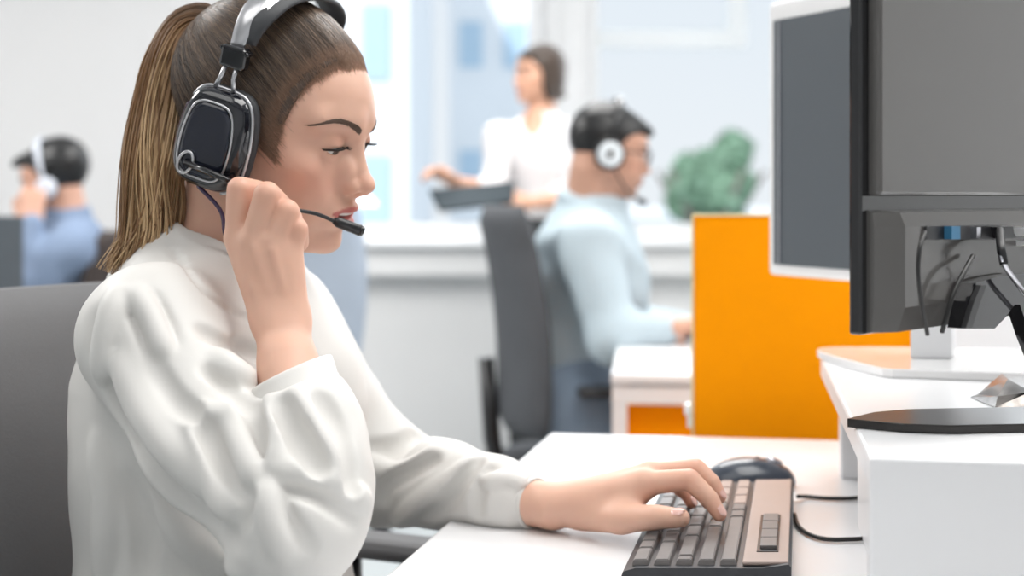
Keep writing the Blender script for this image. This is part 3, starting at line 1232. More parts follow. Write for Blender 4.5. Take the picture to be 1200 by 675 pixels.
# far left desk and screen
fd = empty('office_desk', (-1.95, 4.35, 0.0))
tag(fd, 'white desk at the far left before the man in the blue shirt', 'desk')
m = MB()
m.box((-2.05, 4.25, 0.727), (1.0, 0.95, 0.025), bevel=.003)
m.build('desktop', M['white'], fd)
for x in (-2.5, -1.6):
    for y in (3.85, 4.67):
        m = MB()
        m.box((x, y, 0.357), (0.04, 0.04, 0.714))
        m.build('leg', M['white_metal'], fd)
lm = empty('monitor', (-1.6, 3.95, 0.74))
tag(lm, 'slim dark grey monitor at the far left edge before the man in blue', 'monitor')
LMx = Matrix.Translation((-1.60, 4.25, 0)) @ Matrix.Rotation(math.radians(62), 4, 'Z') @ Matrix.Rotation(math.radians(-12), 4, 'X')
LMx = Matrix.Translation((-1.385, 4.0, 0.775)) @ Matrix.Rotation(math.radians(25), 4, 'Z')
m = MB()
m.box((-0.19, 0, 0.10), (0.40, 0.02, 0.24), bevel=.004, M=LMx)
m.build('housing', M['screen'], lm)
m = MB()
m.box((-0.19, 0.0105, 0.10), (0.37, 0.002, 0.21), M=LMx)
m.build('screen', M['black'], lm)
m = MB()
m.box((-0.19, -0.02, -0.033), (0.20, 0.13, 0.004), M=LMx)
m.box((-0.19, -0.016, 0.02), (0.04, 0.012, 0.11), M=LMx)
m.build('stand', M['silver'], lm)
# ------------------------------------------------------------------ heads


def head_sdf(M, o, u=0.001, male=False, lids=0.0, mouth=0.0):
    """a head in millimetres: x forward, y left, z up, origin between the ears. lids 0 open .. 1 looking down"""
    H = Sdf(M, o, u)
    H.ell((-10, 0, 45), (88, 72, 82))
    H.ell((34, 0, 44), (60, 57, 51), 25)
    H.ell((40, 0, -8), (49, 57, 62), 22)
    H.ell((46, 0, -46), (46, 43 if not male else 47, 40), 22)
    jr = 13 if not male else 16
    for s in (-1, 1):
        H.cap((6, s * (46 if not male else 50), -36), (72, s * 17, -73), jr, 13, 20)
        H.ell((64, s * 44, -6), (19, 15, 13), 20)
        H.ell((62, s * 31, -36), (25, 19, 25), 18)
        H.cap((84, s * 13, 40), (68, s * 46, 40), 9 if not male else 10.5, 8, 14)
    H.ell((85, 0, -73), (14, 15 if not male else 19, 12.5), 14)
    for s in (-1, 1):
        H.ell((99, s * 31, 19), (19, 17, 11.5), 13, '-')
    # nose
    H.cap((84, 0, 28), (106, 0, -9), 6.2, 7.0, 11)
    H.ell((109, 0, -12), (9.0, 8.6, 7.8), 7)
    for s in (-1, 1):
        H.ell((89, s * 13, -5), (11, 8, 13), 9)
        H.ell((99, s * 10.5, -16.5), (9.5, 5.6, 7), 5)
    H.cap((109, 0, -18), (100, 0, -23), 4.2, 4.5, 4)
    for s in (-1, 1):
        H.ell((103, s * 7.6, -22.0), (5.5, 3.2, 3.6), 2, '-', R=_rz(s * -0.35))
    # mouth
    H.ell((86, 0, -42), (16, 25, 17), 12)
    zo = mouth
    H.cap((101.5, -3.5, -36.5), (101.5, 3.5, -36.5), 4.2, 4.2, 3)
    for s in (-1, 1):
        H.cap((101.5, s * 3.5, -36.5), (88.5, s * 22, -42), 4.4, 1.8, 3.5)
        H.cap((100, s * 4.5, -48 - zo), (89, s * 20, -44), 5.4, 2.0, 3.5)
    H.cap((100, -4.5, -48 - zo), (100, 4.5, -48 - zo), 5.4, 5.4, 3.5)
    H.ell((103, 0, -42 - zo * 0.5), (15, 17.5, 0.9 + zo * 0.62), 1.6, '-')
    H.cap((106, -9, -60 - zo), (106, 9, -60 - zo), 6, 6, 9, '-')
    # eyelids over the eyeballs, then the opening between them
    zc = 19 - 4.5 * lids
    for s in (-1, 1):
        H.ell((76, s * 31, 19), (13.6, 14.5, 13.0), 6.5)
        H.ell((90, s * 32, zc - 0.6 * lids), (13, 13.0, 4.4 - 2.0 * lids), 1.2, '-', R=_rx(s * -0.10))
    # ears
    for s in (-1, 1):
        H.ell((-6, s * 71, 2), (16, 5.5, 29), 5, R=_rz(s * 0.45))
        H.ell((-3, s * 77, 6), (9, 4.5, 17), 3, '-', R=_rz(s * 0.45))
    return H


def _rz(a):
    c, s = math.cos(a), math.sin(a)
    return np.array([[c, -s, 0], [s, c, 0], [0, 0, 1]])


def _rx(a):
    c, s = math.cos(a), math.sin(a)
    return np.array([[1, 0, 0], [0, c, -s], [0, s, c]])


def _ry(a):
    c, s = math.cos(a), math.sin(a)
    return np.array([[c, 0, s], [0, 1, 0], [-s, 0, c]])


def blob(q, c, r):
    """soft weight 0..1 around a point"""
    d = ((q - np.array(c)) / np.array(r))
    return np.exp(-(d * d).sum(1))


def face_colors(q, base, lip, blush=0.35, tired=0.2, lipamt=0.9, mouth=0.0):
    """colours of the skin itself by place on the head: lips, blush, darker lids"""
    base = np.array(base)
    C = np.tile(base, (len(q), 1))

    def mix(w, col):
        w = np.clip(w, 0, 1)[:, None]
        C[:] = C * (1 - w) + np.array(col) * w
    for s in (-1, 1):
        mix(blush * blob(q, (70, s * 44, -14), (30, 26, 18)), base * np.array([1.0, 0.70, 0.66]))
        mix(tired * blob(q, (86, s * 32, 27), (14, 17, 8)), base * np.array([0.72, 0.55, 0.5]))
    mix(0.30 * blob(q, (112, 0, -14), (12, 14, 10)), base * np.array([1.0, 0.72, 0.68]))
    # lips: between an upper and a lower bow
    y = np.abs(q[:, 1])
    up = -33.0 - np.clip((y - 4) / 20, 0, 1) * 8.0 - np.clip(1 - y / 4, 0, 1) * 1.6
    dn = -54.5 - mouth + np.clip(y / 22, 0, 1) ** 2 * (10.5 + mouth)
    w = np.clip((up - q[:, 2]) / 1.2 + 0.5, 0, 1) * np.clip((q[:, 2] - dn) / 1.2 + 0.5, 0, 1)
    w = w * (y < 24) * (q[:, 0] > 78)
    mix(lipamt * w, lip)
    return C


def eyes(name_parent, H, M_white, M_iris, M_pupil, gaze=(1, 0, -0.25), sides=(-1, 1)):
    """eyeballs set behind the lids, each with iris and pupil as caps of its own"""
    for s in sides:
        c = np.array((76.0, s * 31, 19))
        g = np.array(gaze, float)
        g /= np.linalg.norm(g)
        a = np.cross(g, (0, 0, 1.0))
        a /= np.linalg.norm(a)
        b = np.cross(a, g)

        def dome(r, t0, t1, nm, m, par):
            V, Fc = [], []
            nu, nv = 24, 10
            for i in range(nv + 1):
                t = t0 + (t1 - t0) * i / nv
                for k in range(nu):
                    ph = 2 * math.pi * k / nu
                    V.append(c + r * (g * math.cos(t) + (a * math.cos(ph) + b * math.sin(ph)) * math.sin(t)))
            for i in range(nv):
                for k in range(nu):
                    Fc.append((i * nu + k, i * nu + (k + 1) % nu, (i + 1) * nu + (k + 1) % nu, (i + 1) * nu + k))
            return npmesh(nm, H.wld(np.array(V)), Fc, m, par)
        e = dome(12.0, 0.001, 3.1, 'eye', M_white, name_parent)
        dome(12.15, 0.001, 0.50, 'iris', M_iris, e)
        dome(12.3, 0.001, 0.21, 'pupil', M_pupil, e)
# ------------------------------------------------------------------ people: shared builders
SK = (0.755, 0.46, 0.345)
M['skin'] = mat('skin', SK, 0.46, sss=0.16, attr='Col', spec=0.4, noise=0.04, scale=60)
M['skin2'] = mat('skin_plain', (0.62, 0.36, 0.26), 0.5, sss=0.1, attr='Col')
M['eye_white'] = mat('eye_white', (0.74, 0.72, 0.70), 0.15)
M['iris'] = mat('iris_brown', (0.07, 0.035, 0.02), 0.12)
M['pupil'] = mat('pupil', (0.005, 0.005, 0.005), 0.08)
M['teeth'] = mat('teeth', (0.82, 0.80, 0.76), 0.2)
M['nail'] = mat('nail', (0.80, 0.50, 0.44), 0.18, coat=0.5)
M['blouse'] = mat('blouse_satin', (0.74, 0.725, 0.70), 0.55, noise=0.02, scale=14, bump=0.04, bscale=900)
M['hair'] = mat('hair', (0.1, 0.06, 0.03), 0.34, attr='Col', spec=0.55)
M['hair_cap'] = mat('hair_scalp', (0.070, 0.045, 0.032), 0.5, noise=0.3, scale=50)
M['lash'] = mat('lash', (0.012, 0.009, 0.008), 0.5)
M['brow'] = mat('brow', (0.095, 0.055, 0.036), 0.6)


def cast(f, o, d, t0, t1, it=26):
    """from inside points o along directions d (N,3): where f turns positive"""
    a = np.full(len(o), t0, float)
    b = np.full(len(o), t1, float)
    for _ in range(it):
        m_ = (a + b) / 2
        v = f((o + d * m_[:, None]).astype(np.float32))
        ins = v < 0
        a = np.where(ins, m_, a)
        b = np.where(ins, b, m_)
    return o + d * a[:, None]


def strands(paths, rad, cols, name, m, parent, n=4):
    """many tapered hairs as one mesh: paths (N,S,3), rad (N,S), cols (N,S,3)"""
    N, S, _ = paths.shape
    T = np.gradient(paths, axis=1)
    T /= np.linalg.norm(T, axis=2, keepdims=True) + 1e-9
    up = np.broadcast_to(np.array([0.31, -0.9, 0.3]), T.shape)
    u = np.cross(T, up)
    u /= np.linalg.norm(u, axis=2, keepdims=True) + 1e-9
    v = np.cross(T, u)
    V = np.zeros((N, S, n, 3))
    for k in range(n):
        a = 2 * math.pi * k / n
        V[:, :, k] = paths + (u * math.cos(a) + v * math.sin(a)) * rad[:, :, None]
    C = np.repeat(cols[:, :, None, :], n, 2)
    idx = np.arange(N * S * n).reshape(N, S, n)
    q = np.stack([idx[:, :-1], np.roll(idx, -1, 2)[:, :-1], np.roll(idx, -1, 2)[:, 1:], idx[:, 1:]], -1).reshape(-1, 4)
    return npmesh(name, V.reshape(-1, 3), q.astype(np.int32), m, parent, colors=C.reshape(-1, 3))


def finger(S, pts, rad, k=0.003, curve=True):
    """one finger as its own chain, unioned with a small blend so neighbours stay apart"""
    F_ = Sdf()
    F_.chain(pts, rad)
    P = np.array(pts)
    c = (P.min(0) + P.max(0)) / 2
    r = np.linalg.norm(P - c, axis=1).max() + max(rad)
    S.sub(F_, k, '+', c=c, r=r)


def nail(p, ax, up, w, l, parent):
    """a nail lying on a fingertip: ax along the finger, up out of it"""
    ax = np.array(ax, float) / np.linalg.norm(ax)
    up = np.array(up, float)
    up = up - ax * (up @ ax)
    up /= np.linalg.norm(up)
    sd = np.cross(up, ax)
    V, Fc = [], []
    nu, nv = 8, 6
    for j in range(nv + 1):
        t = -1 + 2 * j / nv
        ww = w * math.sqrt(max(0.05, 1 - 0.85 * abs(t) ** 3.5))
        for i in range(nu + 1):
            s = -1 + 2 * i / nu
            V.append(p + ax * (l * t) + sd * (ww * s) + up * (-0.35 * w * s * s + 0.0005 - 0.10 * l * max(0, t) ** 2 + 0.0003))
    for j in range(nv):
        for i in range(nu):
            a = j * (nu + 1) + i
            Fc.append((a, a + 1, a + nu + 2, a + nu + 1))
    return npmesh('fingernail', np.array(V), Fc, M['nail'], parent)


# ------------------------------------------------------------------ the woman in front
WM = rotm(math.radians(16), math.radians(18.5), math.radians(6))
HO = np.array([-0.2252, 1.30, 1.105])
wf = empty('person', (-0.29, 1.34, 0.0))
tag(wf, 'woman with a long ponytail in a white blouse typing and holding her mic', 'person')
Hd = head_sdf(WM, HO, 0.00098, lids=0.6, mouth=4.0)

B = Sdf()
B.sub(Hd, 0.0, '+', c=HO + WM @ np.array([0.0, 0, 0.02]), r=0.15)
nk0 = Hd.wld((-14, 0, -38))
nk1 = at(248, 345, 1.325)
B.cap(nk0, nk1, 0.049, 0.054, 0.018)
B.cap(nk1, at(240, 430, 1.33), 0.056, 0.080, 0.03)
B.cap(at(188, 405, 1.18), at(330, 390, 1.46), 0.042, 0.045, 0.05)
B.ell(at(245, 500, 1.33), (0.10, 0.145, 0.17), 0.05)
B.ell((-0.29, 1.335, 0.66), (0.105, 0.15, 0.20), 0.05)
B.cap((-0.28, 1.25, 0.565), (-0.26, 1.40, 0.565), 0.10, 0.10, 0.06)
# arms inside the sleeves
RE = at(350, 612, 1.045)
RW = at(329, 374, 1.160)
B.chain([at(180, 400, 1.17), at(246, 519, 1.108), RE], [0.040, 0.033, 0.031], 0.01)
B.chain([RE, at(352, 520, 1.085), at(338, 430, 1.135)], [0.031, 0.029, 0.0215], 0.006)
wx = np.array([0.0075, 0.003, 0])
for s in (-1, 1):
    B.cap(at(340, 440, 1.130) + wx * s, RW + wx * s, 0.0155, 0.0135, 0.012)
LE = at(452, 565, 1.45)
LW = at(648, 594, 1.318)
B.chain([at(330, 380, 1.46), at(385, 470, 1.46), LE], [0.040, 0.037, 0.032], 0.01)
B.chain([LE, at(560, 580, 1.375), at(625, 589, 1.333)], [0.032, 0.026, 0.0195], 0.006)
B.cap(at(615, 589, 1.335), LW, 0.0195, 0.0178, 0.008)
# legs on the chair
for yk, yh in ((1.23, 1.26), (1.45, 1.41)):
    B.chain([(-0.27, yh, 0.575), (0.13, yk, 0.55)], [0.085, 0.060], 0.05)
    B.chain([(0.13, yk, 0.55), (0.12, yk, 0.30), (0.10, yk, 0.075)], [0.058, 0.052, 0.034], 0.02)
    B.chain([(0.09, yk, 0.045), (0.22, yk, 0.032)], [0.034, 0.026], 0.02)
# right hand, back of the hand towards us, fingers curled round the mic arm
G = Sdf()
MCP = [at(279, 279, 1.176), at(298, 281, 1.163), at(322, 284, 1.160), at(341, 291, 1.166)]
for q, r_, wq in zip(MCP, (0.0120, 0.0118, 0.0112, 0.0100), (-1.3, -0.4, 0.5, 1.2)):
    G.cap(RW + wx * wq, q, 0.0135, r_, 0.010)
B.sub(G, 0.012, '+', c=(RW + MCP[1]) / 2, r=0.075)
FG = [[MCP[0], at(281, 222, 1.172), at(302, 224, 1.194), at(303, 246, 1.206)],
      [MCP[1], at(313, 228, 1.158), at(329, 241, 1.186), at(318, 262, 1.198)],
      [MCP[2], at(336, 248, 1.160), at(344, 262, 1.187), at(330, 281, 1.192)],
      [MCP[3], at(348, 268, 1.164), at(351, 284, 1.184), at(337, 299, 1.188)]]
for pts, r0 in zip(FG, (0.0108, 0.0110, 0.0105, 0.0092)):
    finger(B, pts, [r0 * 1.02, r0, r0 * 0.86, r0 * 0.72], 0.0022)
finger(B, [at(318, 345, 1.175), at(296, 308, 1.192), at(290, 275, 1.212), at(298, 250, 1.218)], [0.016, 0.0125, 0.0105, 0.0085], 0.010)
# tendons on the back of the hand
for q, wq in zip(MCP[:3], (-0.9, 0.0, 0.7)):
    d_ = (RW - q)
    B.cap(q + d_ * 0.10 + np.array([0, -0.0110, 0]), q + d_ * 0.62 + wx * wq + np.array([0, -0.0118, 0]), 0.0016, 0.0012, 0.006)
# left hand on the keys
LM = [at(756, 566, 1.268), at(762, 556, 1.288), at(762, 558, 1.310), at(758, 564, 1.330)]
G = Sdf()
for i, (q, r_) in enumerate(zip(LM, (0.0118, 0.0118, 0.0112, 0.0102))):
    G.cap(LW + np.array([0, (-0.009 + 0.006 * i), 0.001]), q, 0.0150, r_, 0.012)
B.sub(G, 0.012, '+', c=(LW + LM[1]) / 2, r=0.085)
FL = [[LM[0], at(808, 562, 1.252), at(832, 585, 1.241), at(843, 603, 1.235)],
      [LM[1], at(815, 550, 1.278), at(834, 566, 1.270), at(843, 582, 1.266)],
      [LM[2], at(805, 556, 1.310), at(824, 574, 1.302), at(829, 589, 1.298)],
      [LM[3], at(790, 566, 1.338), at(806, 580, 1.334), at(810, 590, 1.330)]]
for pts, r0 in zip(FL, (0.0096, 0.0098, 0.0092, 0.0082)):
    finger(B, pts, [r0 * 1.12, r0, r0 * 0.84, r0 * 0.66], 0.004)
finger(B, [at(684, 601, 1.302), at(728, 608, 1.262), at(770, 606, 1.232), at(798, 607, 1.217)], [0.0165, 0.0128, 0.0108, 0.0080], 0.012)
B.cap(at(728, 608, 1.262), at(752, 572, 1.272), 0.0075, 0.0085, 0.014)

lo = np.array([-0.50, 0.98, 0.0])
hi = np.array([0.30, 1.62, 1.28])


def fine_part(p):
    return B(p)


V, Fq = surface(B, lo, hi, 0.0018)
V = relax(V, Fq, 1, 0.5)
q = Hd.loc(V)
near = (np.abs(q) < 150).all(1)
C = np.tile(np.array(SK), (len(V), 1))
C[near] = face_colors(q[near], SK, (0.50, 0.13, 0.12), blush=0.5, tired=0.55, mouth=4.0)
rose = np.array(SK) * np.array([1.02, 0.72, 0.66])
for pts in FG + FL:
    for j in (1, 3):
        w_ = 0.55 * np.exp(-(((V - pts[j]) / 0.010) ** 2).sum(1))[:, None]
        C = C * (1 - w_) + rose * w_
body = npmesh('body', V, Fq, M['skin'], wf, colors=C)
eyes(wf, Hd, M['eye_white'], M['iris'], M['pupil'], (1, -0.05, -0.42))
m = MB()
TS = Sdf(WM, HO, 0.00098)
TS.ell((91.5, 0, -42.0), (10.5, 16.0, 4.4))
tv, tf = surface(TS, TS.wld((90, 0, -40)) - .03, TS.wld((90, 0, -40)) + .03, 0.0009)
npmesh('teeth', tv, tf, M['teeth'], wf)

# nails
for pts, r0, up in ((FL[0], 0.0066, (0.55, -0.75, 0.5)), (FL[1], 0.0062, (0.55, -0.5, 0.7)), (FL[2], 0.006, (0.6, -0.4, 0.7)), (FL[3], 0.0055, (0.6, -0.4, 0.7))):
    a_, b_ = np.array(pts[2]), np.array(pts[3])
    d_ = (b_ - a_) / np.linalg.norm(b_ - a_)
    u_ = np.array(up, float)
    u_ -= d_ * (u_ @ d_)
    u_ /= np.linalg.norm(u_)
    nail(b_ + u_ * r0 * 0.98 - d_ * 0.001, d_, u_, 0.0042, 0.0052, wf)
a_, b_ = at(770, 606, 1.232), at(798, 607, 1.217)
d_ = (b_ - a_) / np.linalg.norm(b_ - a_)
u_ = np.array([0.1, -0.55, 0.8])
u_ -= d_ * (u_ @ d_)
u_ /= np.linalg.norm(u_)
nail(b_ + u_ * 0.0080 - d_ * 0.001, d_, u_, 0.0052, 0.0066, wf)

# brows and lashes
rng = np.random.default_rng(11)
for s in (-1, 1):
    c = spline([(95, s * 12, 34.5), (92, s * 22, 39.5), (84, s * 36, 43.5), (74, s * 47, 41.5), (67, s * 54, 37.0)], 430)
    n_ = len(c)
    t = np.linspace(0, 1, n_)
    wdt = np.interp(t, [0, .15, .5, 1], [2.8, 3.7, 3.1, 0.8])
    off = rng.uniform(-1, 1, n_)
    root = c + np.stack([0 * t, 0 * t, off * wdt * 0.8], -1)
    tang = np.gradient(c, axis=0)
    tang /= np.linalg.norm(tang, axis=1, keepdims=True)
    tip = root + tang * rng.uniform(4, 6.5, n_)[:, None] + np.stack([0 * t, 0 * t, np.interp(t, [0, .3, .7, 1], [1.6, 0.9, -.6, -1]) - off * 1.5], -1)
    S_ = 6
    P = np.stack([root + (tip - root) * k / (S_ - 1) for k in range(S_)], 1)
    fl = P.reshape(-1, 3)
    o_ = np.stack([np.full(len(fl), 10.0), fl[:, 1] * 0.6, fl[:, 2]], -1)
    d_ = fl - o_
    d_ /= np.linalg.norm(d_, axis=1, keepdims=True)
    W_ = cast(lambda p: Hd(Hd.wld(p)), o_, d_, 20, 120)
    lift = np.tile(np.linspace(0.15, 0.9, S_), n_)[:, None]
    W_ = Hd.wld(W_ + d_ * lift).reshape(n_, S_, 3)
    R_ = np.tile(np.array([.00030, .00042, .00042, .00036, .00026, .0001]), (n_, 1))
    strands(W_, R_, np.zeros((n_, S_, 3)), 'eyebrow', M['brow'], wf, n=4)
    # lashes along the edge of the upper lid
    zc_ = 19 - 4.5 * 0.6 + 3.0
    y_ = np.linspace(19.5, 45, 46)
    z_ = zc_ - ((y_ - 31) / 13.0) ** 2 * 2.6
    src = np.stack([np.full(46, 60.0), s * y_ * 0.93, z_], -1)
    dr_ = np.stack([np.full(46, 1.0), s * (y_ - 31) * 0.016, 0 * y_], -1)
    dr_ /= np.linalg.norm(dr_, axis=1, keepdims=True)
    bs = cast(lambda p: Hd(Hd.wld(p)), src, dr_, 5, 60)
    ln = np.interp(y_, [19, 28, 40, 45], [3.0, 5.0, 7.5, 6.5])
    P = []
    for k in range(6):
        u = k / 5
        P.append(bs + dr_ * (ln * u)[:, None] + np.stack([0 * y_, s * (y_ - 31) * 0.10 * u, 0 * y_ - 1.3 * math.sin(u * 2.8) + 2.2 * u * u], -1))
    P = Hd.wld(np.stack(P, 1).reshape(-1, 3)).reshape(46, 6, 3)
    R_ = np.tile(np.array([.00042, .0004, .00034, .00028, .0002, .00008]), (46, 1))
    strands(P, R_, np.zeros((46, 6, 3)), 'eyelashes', M['lash'], wf, n=4)

# ------------------------------------------------------------------ her blouse
T0 = Sdf()
T0.ell(at(258, 490, 1.325), (0.112, 0.160, 0.16), R=rotm(math.radians(15)))
T0.ell((-0.276, 1.335, 0.74), (0.118, 0.165, 0.20), 0.06)
T0.cap((-0.283, 1.27, 0.60), (-0.273, 1.41, 0.60), 0.128, 0.128, 0.06)
T0.cap(at(186, 392, 1.18), at(325, 378, 1.455), 0.058, 0.055, 0.05)
T0.cap(at(236, 345, 1.315), at(246, 420, 1.32), 0.074, 0.105, 0.06)
T0.ell(at(345, 470, 1.30), (0.055, 0.06, 0.06), 0.05)
T0.ell(at(352, 455, 1.42), (0.055, 0.06, 0.06), 0.05)
# near sleeve
SL = Sdf()
SL.chain([at(178, 396, 1.165), at(243, 519, 1.105), at(344, 611, 1.045)], [0.060, 0.0475, 0.046], 0.02)
SF = Sdf()
SF.chain([at(346, 616, 1.045), at(356, 560, 1.068), at(355, 502, 1.095), at(349, 466, 1.114)], [0.047, 0.0465, 0.0395, 0.0335], 0.03)
cuff_c = at(346, 458, 1.118)
cuff_d = at(339, 434, 1.132) - at(350, 474, 1.110)
cuff_d /= np.linalg.norm(cuff_d)
SF.chain([cuff_c - cuff_d * 0.010, cuff_c + cuff_d * 0.024], [0.0315, 0.0320], 0.004)
cuff_n = np.array([cuff_d[0] - 0.03, 0.10, cuff_d[2]])
cuff_n /= np.linalg.norm(cuff_n)
cuff_t = at(345, 436, 1.128)
SF.plane(at(347, 456, 1.118), cuff_n, 0.006)
SL.sub(SF, 0.022)
T0.sub(SL, 0.012)
# far sleeve
SR = Sdf()
SR.chain([at(325, 372, 1.465), at(378, 468, 1.46), at(440, 548, 1.45)], [0.052, 0.052, 0.054], 0.02)
SG = Sdf()
SG.chain([at(455, 557, 1.45), at(520, 567, 1.40), at(585, 578, 1.355), at(606, 584, 1.343)], [0.050, 0.037, 0.0285, 0.0245], 0.03)
c2c = at(625, 589.5, 1.333)
c2d = at(640, 592, 1.32) - at(600, 584, 1.35)
c2d /= np.linalg.norm(c2d)
SG.chain([c2c - c2d * 0.016, c2c + c2d * 0.02], [0.0235, 0.0225], 0.004)
SG.plane(c2c + c2d * 0.002, c2d, 0.003)
SR.sub(SG, 0.02)
T0.sub(SR, 0.02)
# the collar: a wide soft band round the neck
ca, cb = at(252, 352, 1.32), at(272, 288, 1.305)
KO = Sdf()
KO.cap(ca, cb, 0.086, 0.060, 0.0)
kn = np.array([0.60, -0.10, 0.80])
KO.plane(at(262, 300, 1.31), kn, 0.003)
T0.sub(KO, 0.022)

BL = Sdf()
BL.sub(T0)


def seam(pix, r, k, pr, op, y0=0.98, y1=1.5, n=18):
    """a fold along picture points, laid on the cloth: raised by pr for '+', sunk by pr for '-'"""
    pp = spline([(a, b, 0) for a, b in pix], n)[:, :2]
    pts = [drop(T0, a, b, y0, y1) for a, b in pp]
    u = np.linspace(0, 1, n)
    e = np.clip(np.minimum(u, 1 - u) * 3.2, 0.0, 1) ** 0.8
    off = (r - 0.72 * pr * e) if op == '+' else -(r - pr * e)
    pts = [p + np.array([0, o_, 0]) for p, o_ in zip(pts, off)]
    BL.chain(pts, [r * 0.9] * n, k * 0.75, op)


for f_ in (([(106, 372), (135, 470), (190, 565), (270, 632)], .012, .016, .010, '-'),
           ([(216, 487), (262, 490), (303, 480)], .007, .012, .004, '+'),
           ([(248, 430), (268, 454), (298, 484)], .006, .010, .007, '-'),
           ([(255, 424), (285, 445), (318, 452)], .007, .014, .003, '+'),
           ([(296, 470), (301, 505), (305, 540), (312, 558)], .007, .009, .010, '-'),
           ([(308, 550), (335, 566), (372, 578), (418, 608)], .005, .011, .0045, '-'),
           ([(310, 558), (296, 590), (272, 622)], .005, .011, .0035, '-'),
           ([(314, 560), (330, 600), (366, 644)], .005, .011, .0045, '-'),
           ([(320, 552), (350, 552), (392, 566), (424, 590)], .006, .012, .003, '+'),
           ([(312, 575), (316, 610), (330, 650)], .006, .012, .003, '+'),
           ([(226, 498), (243, 545), (262, 600)], .006, .014, .003, '+'),
           ([(240, 496), (262, 540), (292, 585)], .005, .012, .003, '-'),
           ([(270, 495), (285, 530), (298, 560)], .005, .012, .003, '+'),
           ([(318, 470), (330, 510), (326, 545)], .005, .012, .003, '+'),
           ([(345, 466), (366, 505), (400, 560)], .006, .014, .0035, '+'),
           ([(330, 468), (350, 510), (375, 548)], .005, .012, .003, '-'),
           ([(378, 462), (400, 505), (414, 570)], .005, .012, .003, '-'),
           ([(150, 345), (166, 378), (180, 425)], .005, .012, .004, '-'),
           ([(170, 340), (186, 368), (200, 400)], .005, .012, .003, '-'),
           ([(136, 350), (124, 395), (120, 440)], .006, .014, .003, '+'),
           ([(160, 345), (178, 375), (192, 412)], .005, .012, .003, '+'),
           ([(140, 430), (185, 510), (240, 566)], .007, .018, .0035, '+'),
           ([(178, 425), (205, 466), (228, 482)], .005, .012, .003, '-'),
           ([(196, 600), (226, 634), (284, 672)], .007, .018, .004, '+'),
           ([(118, 520), (126, 600), (122, 674)], .008, .018, .004, '+'),
           ([(150, 560), (168, 620), (168, 675)], .006, .016, .004, '-'),
           ([(240, 385), (285, 410), (330, 422)], .005, .012, .003, '-')):
    seam(*f_)
for f_ in (([(428, 532), (460, 524), (492, 506)], .008, .014, .006, '-'),
           ([(432, 545), (462, 556), (492, 548), (514, 534)], .007, .014, .004, '+'),
           ([(446, 590), (452, 570), (480, 553), (510, 536)], .005, .011, .004, '-'),
           ([(468, 612), (490, 590), (522, 568), (556, 548)], .006, .014, .004, '+'),
           ([(500, 608), (520, 592), (542, 562), (562, 538)], .005, .011, .0035, '-'),
           ([(556, 602), (560, 575), (574, 548)], .005, .012, .003, '-'),
           ([(570, 566), (595, 562), (612, 570)], .004, .010, .0025, '+')):
    seam(*f_, y0=1.2, y1=1.6)
# seam of the collar band
seam([(203, 290), (228, 325), (262, 358), (300, 376), (345, 372)], .0035, .006, .002, '-')
# openings: neck and cuffs are hollow
BL.cap(at(252, 400, 1.32), at(284, 240, 1.30), 0.0560, 0.0560, 0.004, '-')
BL.cap(cuff_c + cuff_d * 0.004, cuff_c + cuff_d * 0.035, 0.0265, 0.0270, 0.002, '-')
BL.cap(c2c - c2d * 0.008, c2c + c2d * 0.03, 0.0212, 0.0208, 0.002, '-')
g_c = at(350, 464, 1.112).astype(np.float32)
g_n = cuff_n.astype(np.float32)


def cuff_line(p):
    """the stitched line below the near cuff: a shallow groove round the sleeve"""
    w = p - g_c
    return np.maximum(np.maximum(np.abs(w @ g_n) - 0.0011, -(T0(p) + 0.0030)), np.sqrt((w * w).sum(1)) - 0.046)


BL.fn(cuff_line, g_c, 0.05, 0.0015, '-')
BL.plane((0, 0, 0.50), (0, 0, -1), 0.004)


def crumple(p):
    x, y, z = p[:, 0], p[:, 1], p[:, 2]
    a = np.sin(38 * x + 22 * z + 2.3 * np.sin(17 * y + 9 * z)) * np.sin(24 * z - 19 * y + 1.7 * np.sin(21 * x))
    b = np.sin(85 * x - 40 * z + 2 * np.sin(33 * z)) * np.sin(30 * x + 50 * z)
    return 0.0010 * a + 0.0005 * b


BL.post.append(crumple)
bv, bf = surface(BL, np.array([-0.50, 0.96, 0.48]), np.array([0.06, 1.60, 1.08]), 0.0024)
bv = relax(bv, bf, 2, 0.5)
bv, bf = biggest(bv, bf)
blouse = npmesh('blouse', bv, bf, M['blouse'], wf)
for cc_, cd_, cn_, pt_, r0_, ri_, ln_ in ((cuff_c, cuff_d, cuff_n, cuff_t + cuff_n * 0.001, 0.0352, 0.0275, 0.019), (c2c, c2d, c2d, c2c + c2d * 0.0035, 0.0240, 0.0205, 0.0175)):
    CU = Sdf()
    CU.cap(cc_ - cd_ * 0.04, cc_ + cd_ * 0.04, r0_ + 0.0012, r0_)
    CU.plane(pt_, cn_, 0.003)
    CU.plane(pt_ - cn_ * ln_, -cn_, 0.003)
    CU.cap(cc_ - cd_ * 0.05, cc_ + cd_ * 0.05, ri_, ri_, 0.002, '-')
    cv_, cf_ = surface(CU, cc_ - 0.055, cc_ + 0.055, 0.0016)
    npmesh('cuff', cv_, cf_, M['blouse'], blouse)
